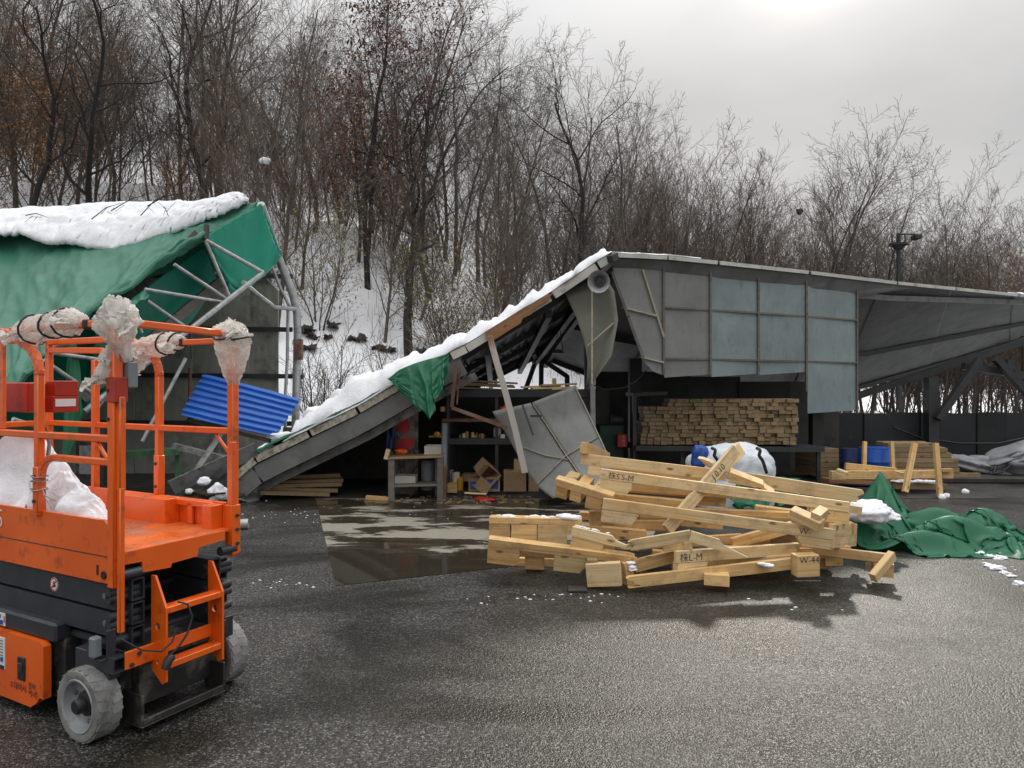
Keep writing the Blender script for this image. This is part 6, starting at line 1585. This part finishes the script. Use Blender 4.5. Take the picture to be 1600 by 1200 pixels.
# prohibition sticker
st = MB(); Ms = Matrix.Translation((.0148,.548,.695)) @ Matrix.Rotation(R(180),4,'Z')
st.lathe([(.001,.0015),(.036,.0015),(.036,0)], 28, Ms); so = st.build('warning_sticker', MAT['white'], lift, LM, False, True)
st = MB(); st.lathe([(.028,.002),(.034,.002),(.034,.0016),(.028,.0016)], 28, Ms, True); st.box((.0022,-.028,-.004),(.0027,.028,.004), Ms @ Matrix.Rotation(R(45),4,'X')); st.build('red_ring', MAT['red_print'], so, LM, False, True)
st = MB(); st.box((.0016,-.010,-.016),(.0021,.012,.004), Ms); 
for k in range(4): st.box((.0016,-.010+.006*k,.004),(.0021,-.0065+.006*k,.018-.003*abs(k-1.5)), Ms)
st.box((.0016,.012,-.008),(.0021,.019,-.002), Ms); st.build('hand_symbol', MAT['ink'], so, LM, False, True)
# guard rails (square steel tube)
def rail(pts, r=.019, name='guard_rail', mat='orange'): return lt_(name, mat, pts, r, square=True)
rail([(.0,.0,.77),(.0,.0,2.02)], .026, 'corner_post'); rail([(.70,.0,.78),(.70,.0,1.95)], .024, 'corner_post')
rail([(.0,-.045,.55),(.0,-.045,1.24)], .014, 'drop_bar'); rail([(.004,-.04,1.24),(.004,-.04,1.68)], .017, 'drop_bar')
lb('post_sleeve','orange',[((.672,-.03,1.02),(.702,-.0,1.42)),((.67,-.032,.78),(.728,.032,1.06))])
lb('post_sleeve','red',[((-.03,-.05,1.66),(.034,.028,1.785))])
for zz in (1.86,1.72,1.58): 
    mb = MB(); mb.lathe([(.001,-.034),(.009,-.034),(.009,-.02)], 8, Matrix.Translation((0,.012,zz))); mb.build('bolt', MAT['dark_steel'], lift, LM, False, True)
mb = MB()
for zz in (.84,.92,1.0): mb.lathe([(.001,0),(.010,0),(.010,.01)], 8, Matrix.Translation((.70,-.045,zz)) @ Matrix.Rotation(R(90),4,'Z'))
mb.build('bolts', MAT['dark_steel'], lift, LM, False, True)
for x in (0., .70):
    lo = 1.06 if x == 0 else 1.04
    q = [(x,.66,lo),(x,.66,1.80)] + arc((x,.66,1.82),(x,.68,1.93),(x,.80,1.965),4) + arc((x,.88,2.0),(x,.94,2.035),(x,1.02,2.04),3) + [(x,LEN,2.04)]
    rail(q, .02, 'bent_rail')
    rail([(x,.66,1.08),(x,.66,1.30)], .024, 'rail_foot')
    rail([(x,.02,1.48),(x,LEN,1.48)], .018)
    rail([(x,LEN,.80),(x,LEN,2.04)], .02, 'corner_post')
    rail([(x,.04,1.36),(x,.14,1.455)], .009, 'gusset')
rail([(.0,.64,1.26)] + arc((.0,.63,1.30),(.0,.60,1.36),(.0,.52,1.365),4) + [(.0,.03,1.365)], .017)
q = [(.70,1.12,1.06),(.70,1.12,1.80)] + arc((.70,1.12,1.84),(.70,1.14,1.95),(.70,1.26,1.97),4) + [(.70,LEN,1.985)]
rail(q, .02, 'bent_rail'); rail([(.70,1.32,1.06),(.70,1.32,1.9)], .02, 'guard_rail')
rail([(.05,.0,2.055),(.66,.0,2.035)], .019, 'gate_bar'); rail([(.0,.10,2.05),(.0,.92,2.045)], .017, 'gate_bar'); rail([(.70,.10,2.0),(.70,.98,2.0)], .017, 'gate_bar')
rail([(.05,LEN,2.04),(.65,LEN,2.04)]); rail([(.05,LEN,1.48),(.65,LEN,1.48)])
for a,b in (((.03,0,2.056),(.075,0,2.054)),((.64,0,2.036),(.665,0,2.035)),((.0,.20,2.05),(.0,.24,2.05)),((.70,.42,2.0),(.70,.45,2.0))):
    mb = MB(); mb.bar(a,b,.048,.048,ch=.006); mb.build('end_cap', MAT['black'], lift, LM, False, True)
mb = MB()
for x,y,z in ((.0,.66,1.13),(.0,.66,1.26),(.70,.66,1.12),(.70,.66,1.26)): mb.lathe([(.001,-.034),(.009,-.034),(.009,-.02)], 8, Matrix.Translation((x,y,z)))
mb.build('bolts', MAT['dark_steel'], lift, LM, False, True)
lb('junction_box','grey_post',[((.035,-.055,1.73),(.085,.01,1.86))], ch=.006)
lb('antenna_cap','black',[((.05,-.04,1.86),(.075,-.01,1.885))], ch=.006)
lb('side_plate','orange',[((.0,1.02,1.50),(.018,1.55,2.0))])
cb = lb('control_box','red',[((.20,1.16,1.58),(.40,1.42,1.76))], ch=.008)
lb('control_lid','red',[((.30,1.06,1.68),(.44,1.16,1.77))], cb); lb('control_label','white',[((.30,1.055,1.615),(.42,1.06,1.66))], cb, ch=.001)
lb('control_base','red',[((.29,1.06,1.58),(.44,1.16,1.68))], cb)
lt_('cable','black',[Vector(p) for p in ((.3,1.25,1.58),(.28,1.15,1.50),(.2,.95,1.46),(.1,.75,1.42),(.03,.64,1.34))],.010)
mb = MB()
for zz, aa in ((1.235,.5),(1.19,-.2),(1.26,.1)):
    mb.tube([Vector((.03*math.cos(a*.7+aa)*1.3, .66+.032*math.sin(a*.7+aa)*1.3, zz+.006*math.sin(a*2))) for a in range(10)], .004, 5)
mb.tube([(.0,.63,1.20),(-.03,.56,1.17),(-.03,.46,1.15)], .003, 4); mb.tube([(.0,.63,1.19),(-.03,.54,1.15),(-.02,.50,1.10)], .003, 4)
mb.build('tie_wire', MAT['galv_dull'], lift, LM, True, True)
# ------------------------------------------------------------------ plastic film wrapped round the rail joints
def wrap(label, pts, rads, seed, straps=()):
    """crumpled film round a path given in lift coordinates"""
    t = thing('plastic_wrap', label, 'plastic wrap', M=LM @ Matrix.Translation(pts[0]))
    pts = [Vector(p) for p in pts]; mb = MB(); n = 80; m = 72
    vs = []
    for i in range(n+1):
        u = i/n; c = curve_at(pts,u); d = (curve_at(pts,min(1,u+.02))-curve_at(pts,max(0,u-.02))).normalized()
        a1 = d.orthogonal().normalized(); a2 = d.cross(a1)
        f = u*(len(rads)-1); k = min(int(f),len(rads)-2); r0 = lerp(rads[k],rads[k+1],f-k)
        for j in range(m):
            an = 6.283*j/m; e = a1*math.cos(an)+a2*math.sin(an)
            q = Vector((math.cos(an+u*1.2)*1.7, math.sin(an+u*1.2)*1.7, u*len(pts)*.55+seed*7))
            cr = 1-abs(nz(q*1.05+Vector((0,0,.8*nz(q*.9))))); cr2 = (1-abs(nz(q*2.4)))**3; cr3 = (1-abs(nz(q*5.5)))**4
            vs.append(c + e*r0*(.52+.42*cr+.22*cr2+.07*cr3))
    fs = [(i*m+j, i*m+(j+1)%m, (i+1)*m+(j+1)%m, (i+1)*m+j) for i in range(n) for j in range(m)]
    fs += [tuple(range(m)), tuple(n*m+j for j in range(m))]
    mb.add(vs,fs); mb.build('film', MAT['film'], t, LM, 50, True)
    rr_ = random.Random(seed)
    for kk in range(3):                       # loose ends of the film sticking out
        u = (.05,.95,.5)[kk] if seed != 4 else (.12,.2,.05)[kk]; c = curve_at(pts,u); f = u*(len(rads)-1); k = min(int(f),len(rads)-2); r0 = lerp(rads[k],rads[k+1],f-k)
        dr = Vector((rr_.uniform(-1,.3), rr_.uniform(-1,1), rr_.uniform(-.7,.3))).normalized(); sd = dr.orthogonal().normalized()
        rws = [[c + dr*(r0*.7 + .10*i/8) + sd*((j/5-.5)*(.05+.04*i/8)) + Vector((nz((i*.5,j*.8,seed+kk)), nz((i*.5,j*.8,9+seed+kk)), nz((i*.5,j*.8,5+seed)))) * .03 for j in range(6)] for i in range(9)]
        mb = MB(); mb.grid(rws, .002); mb.build('loose_end', MAT['film'], t, LM, 30, True)
    for u in straps:
        c = curve_at(pts,u); d = (curve_at(pts,min(1,u+.03))-curve_at(pts,max(0,u-.03))).normalized(); f = u*(len(rads)-1); k = min(int(f),len(rads)-2); r0 = lerp(rads[k],rads[k+1],f-k)
        a1 = d.orthogonal().normalized(); a2 = d.cross(a1); mb = MB()
        mb.tube([c+(a1*math.cos(x*.45)+a2*math.sin(x*.45))*r0*1.12 + d*.012*math.sin(x) for x in range(15)], .006, 5); mb.build('strap', MAT['black'], t, LM, True, True)
    return t
wrap('crumpled film wrap with three dark straps on the near side rail', [(0,.26,2.07),(0,.45,2.065),(0,.62,2.05),(0,.84,2.03)], [.03,.07,.065,.06,.07,.045], 1, (.25,.5,.8))
wrap('fat ball of crumpled film on the near corner post', [(.01,.06,2.12),(.0,-.01,2.10),(.0,-.02,2.04),(.02,-.02,1.95),(.05,-.03,1.86)], [.03,.085,.105,.05,.02], 2)
wrap('loose flap of film hanging under the corner ball', [(.0,-.02,1.96),(-.01,.05,1.80),(.0,.18,1.76)], [.03,.05,.015], 6)
wrap('film wrap with two straps on the far side rail', [(.70,.44,2.01),(.70,.56,2.0),(.70,.72,1.98),(.70,.88,1.95),(.70,.84,1.84)], [.03,.06,.065,.07,.05,.02], 3, (.12,.3))
wrap('cone of yellowish film wrapped on the far corner post', [(.70,-.02,2.10),(.70,.0,2.05),(.70,.0,1.95),(.70,.0,1.82),(.70,.0,1.74)], [.05,.10,.085,.055,.025], 4, (.35,))
# ------------------------------------------------------------------ snow on the platform
def liftsnow(label, bumps, x0, x1, y0, y1, seed):
    nx, ny = 70, 110; rows = []; hs = {}
    for j in range(ny+1):
        r = []
        for i in range(nx+1):
            x = lerp(x0,x1,i/nx); y = lerp(y0,y1,j/ny); h = 0
            for cx, cy, sx, sy, hh in bumps:
                d = ((x-cx)/sx)**2 + ((y-cy)/sy)**2
                h = max(h, hh*max(0,1-d)**.55) + (.25*hh*math.exp(-d*1.5))*.3
            if h > .01:
                k = min(1, h*9)
                h += k*(.07*fbm((x*5,y*5,seed),1,4) + .05*(1-abs(nz((x*7,y*7,seed)))) - .05 + .015*nz((x*28,y*28,seed)))
            k = min(1,max(h,0)*6); hs[(j,i)] = h
            r.append(LM @ Vector((x+k*.05*nz((x*7,y*7,h*6+seed)), y+k*.05*nz((x*7,y*7,3+h*6)), .9265+max(h,0))))
        rows.append(r)
    mb = MB(); mb.grid(rows)
    n1 = nx+1; keep = [k for k, f in enumerate(mb.f) if max(hs[(q//n1, q%n1)] for q in f) > .014]
    mb.f = [mb.f[k] for k in keep]; mb.m = [0]*len(keep); return tag(mb.build('platform_snow', MAT['snow'], smooth='all'), label, 'snow')
liftsnow('tall heap of snow on the lift platform at the left edge', ((.25,1.28,.24,.26,.46),(.22,1.55,.22,.25,.36),(.2,1.05,.18,.16,.22),(.35,1.45,.2,.3,.3)), .03,.62,.82,1.82, 1)
liftsnow('low heap of snow on the lift platform behind the side panel', ((.17,.88,.16,.15,.36),(.15,.70,.13,.17,.33),(.13,.52,.11,.14,.24),(.13,.42,.09,.11,.19),(.2,.75,.17,.22,.26)), .03,.36,.34,1.02, 2)
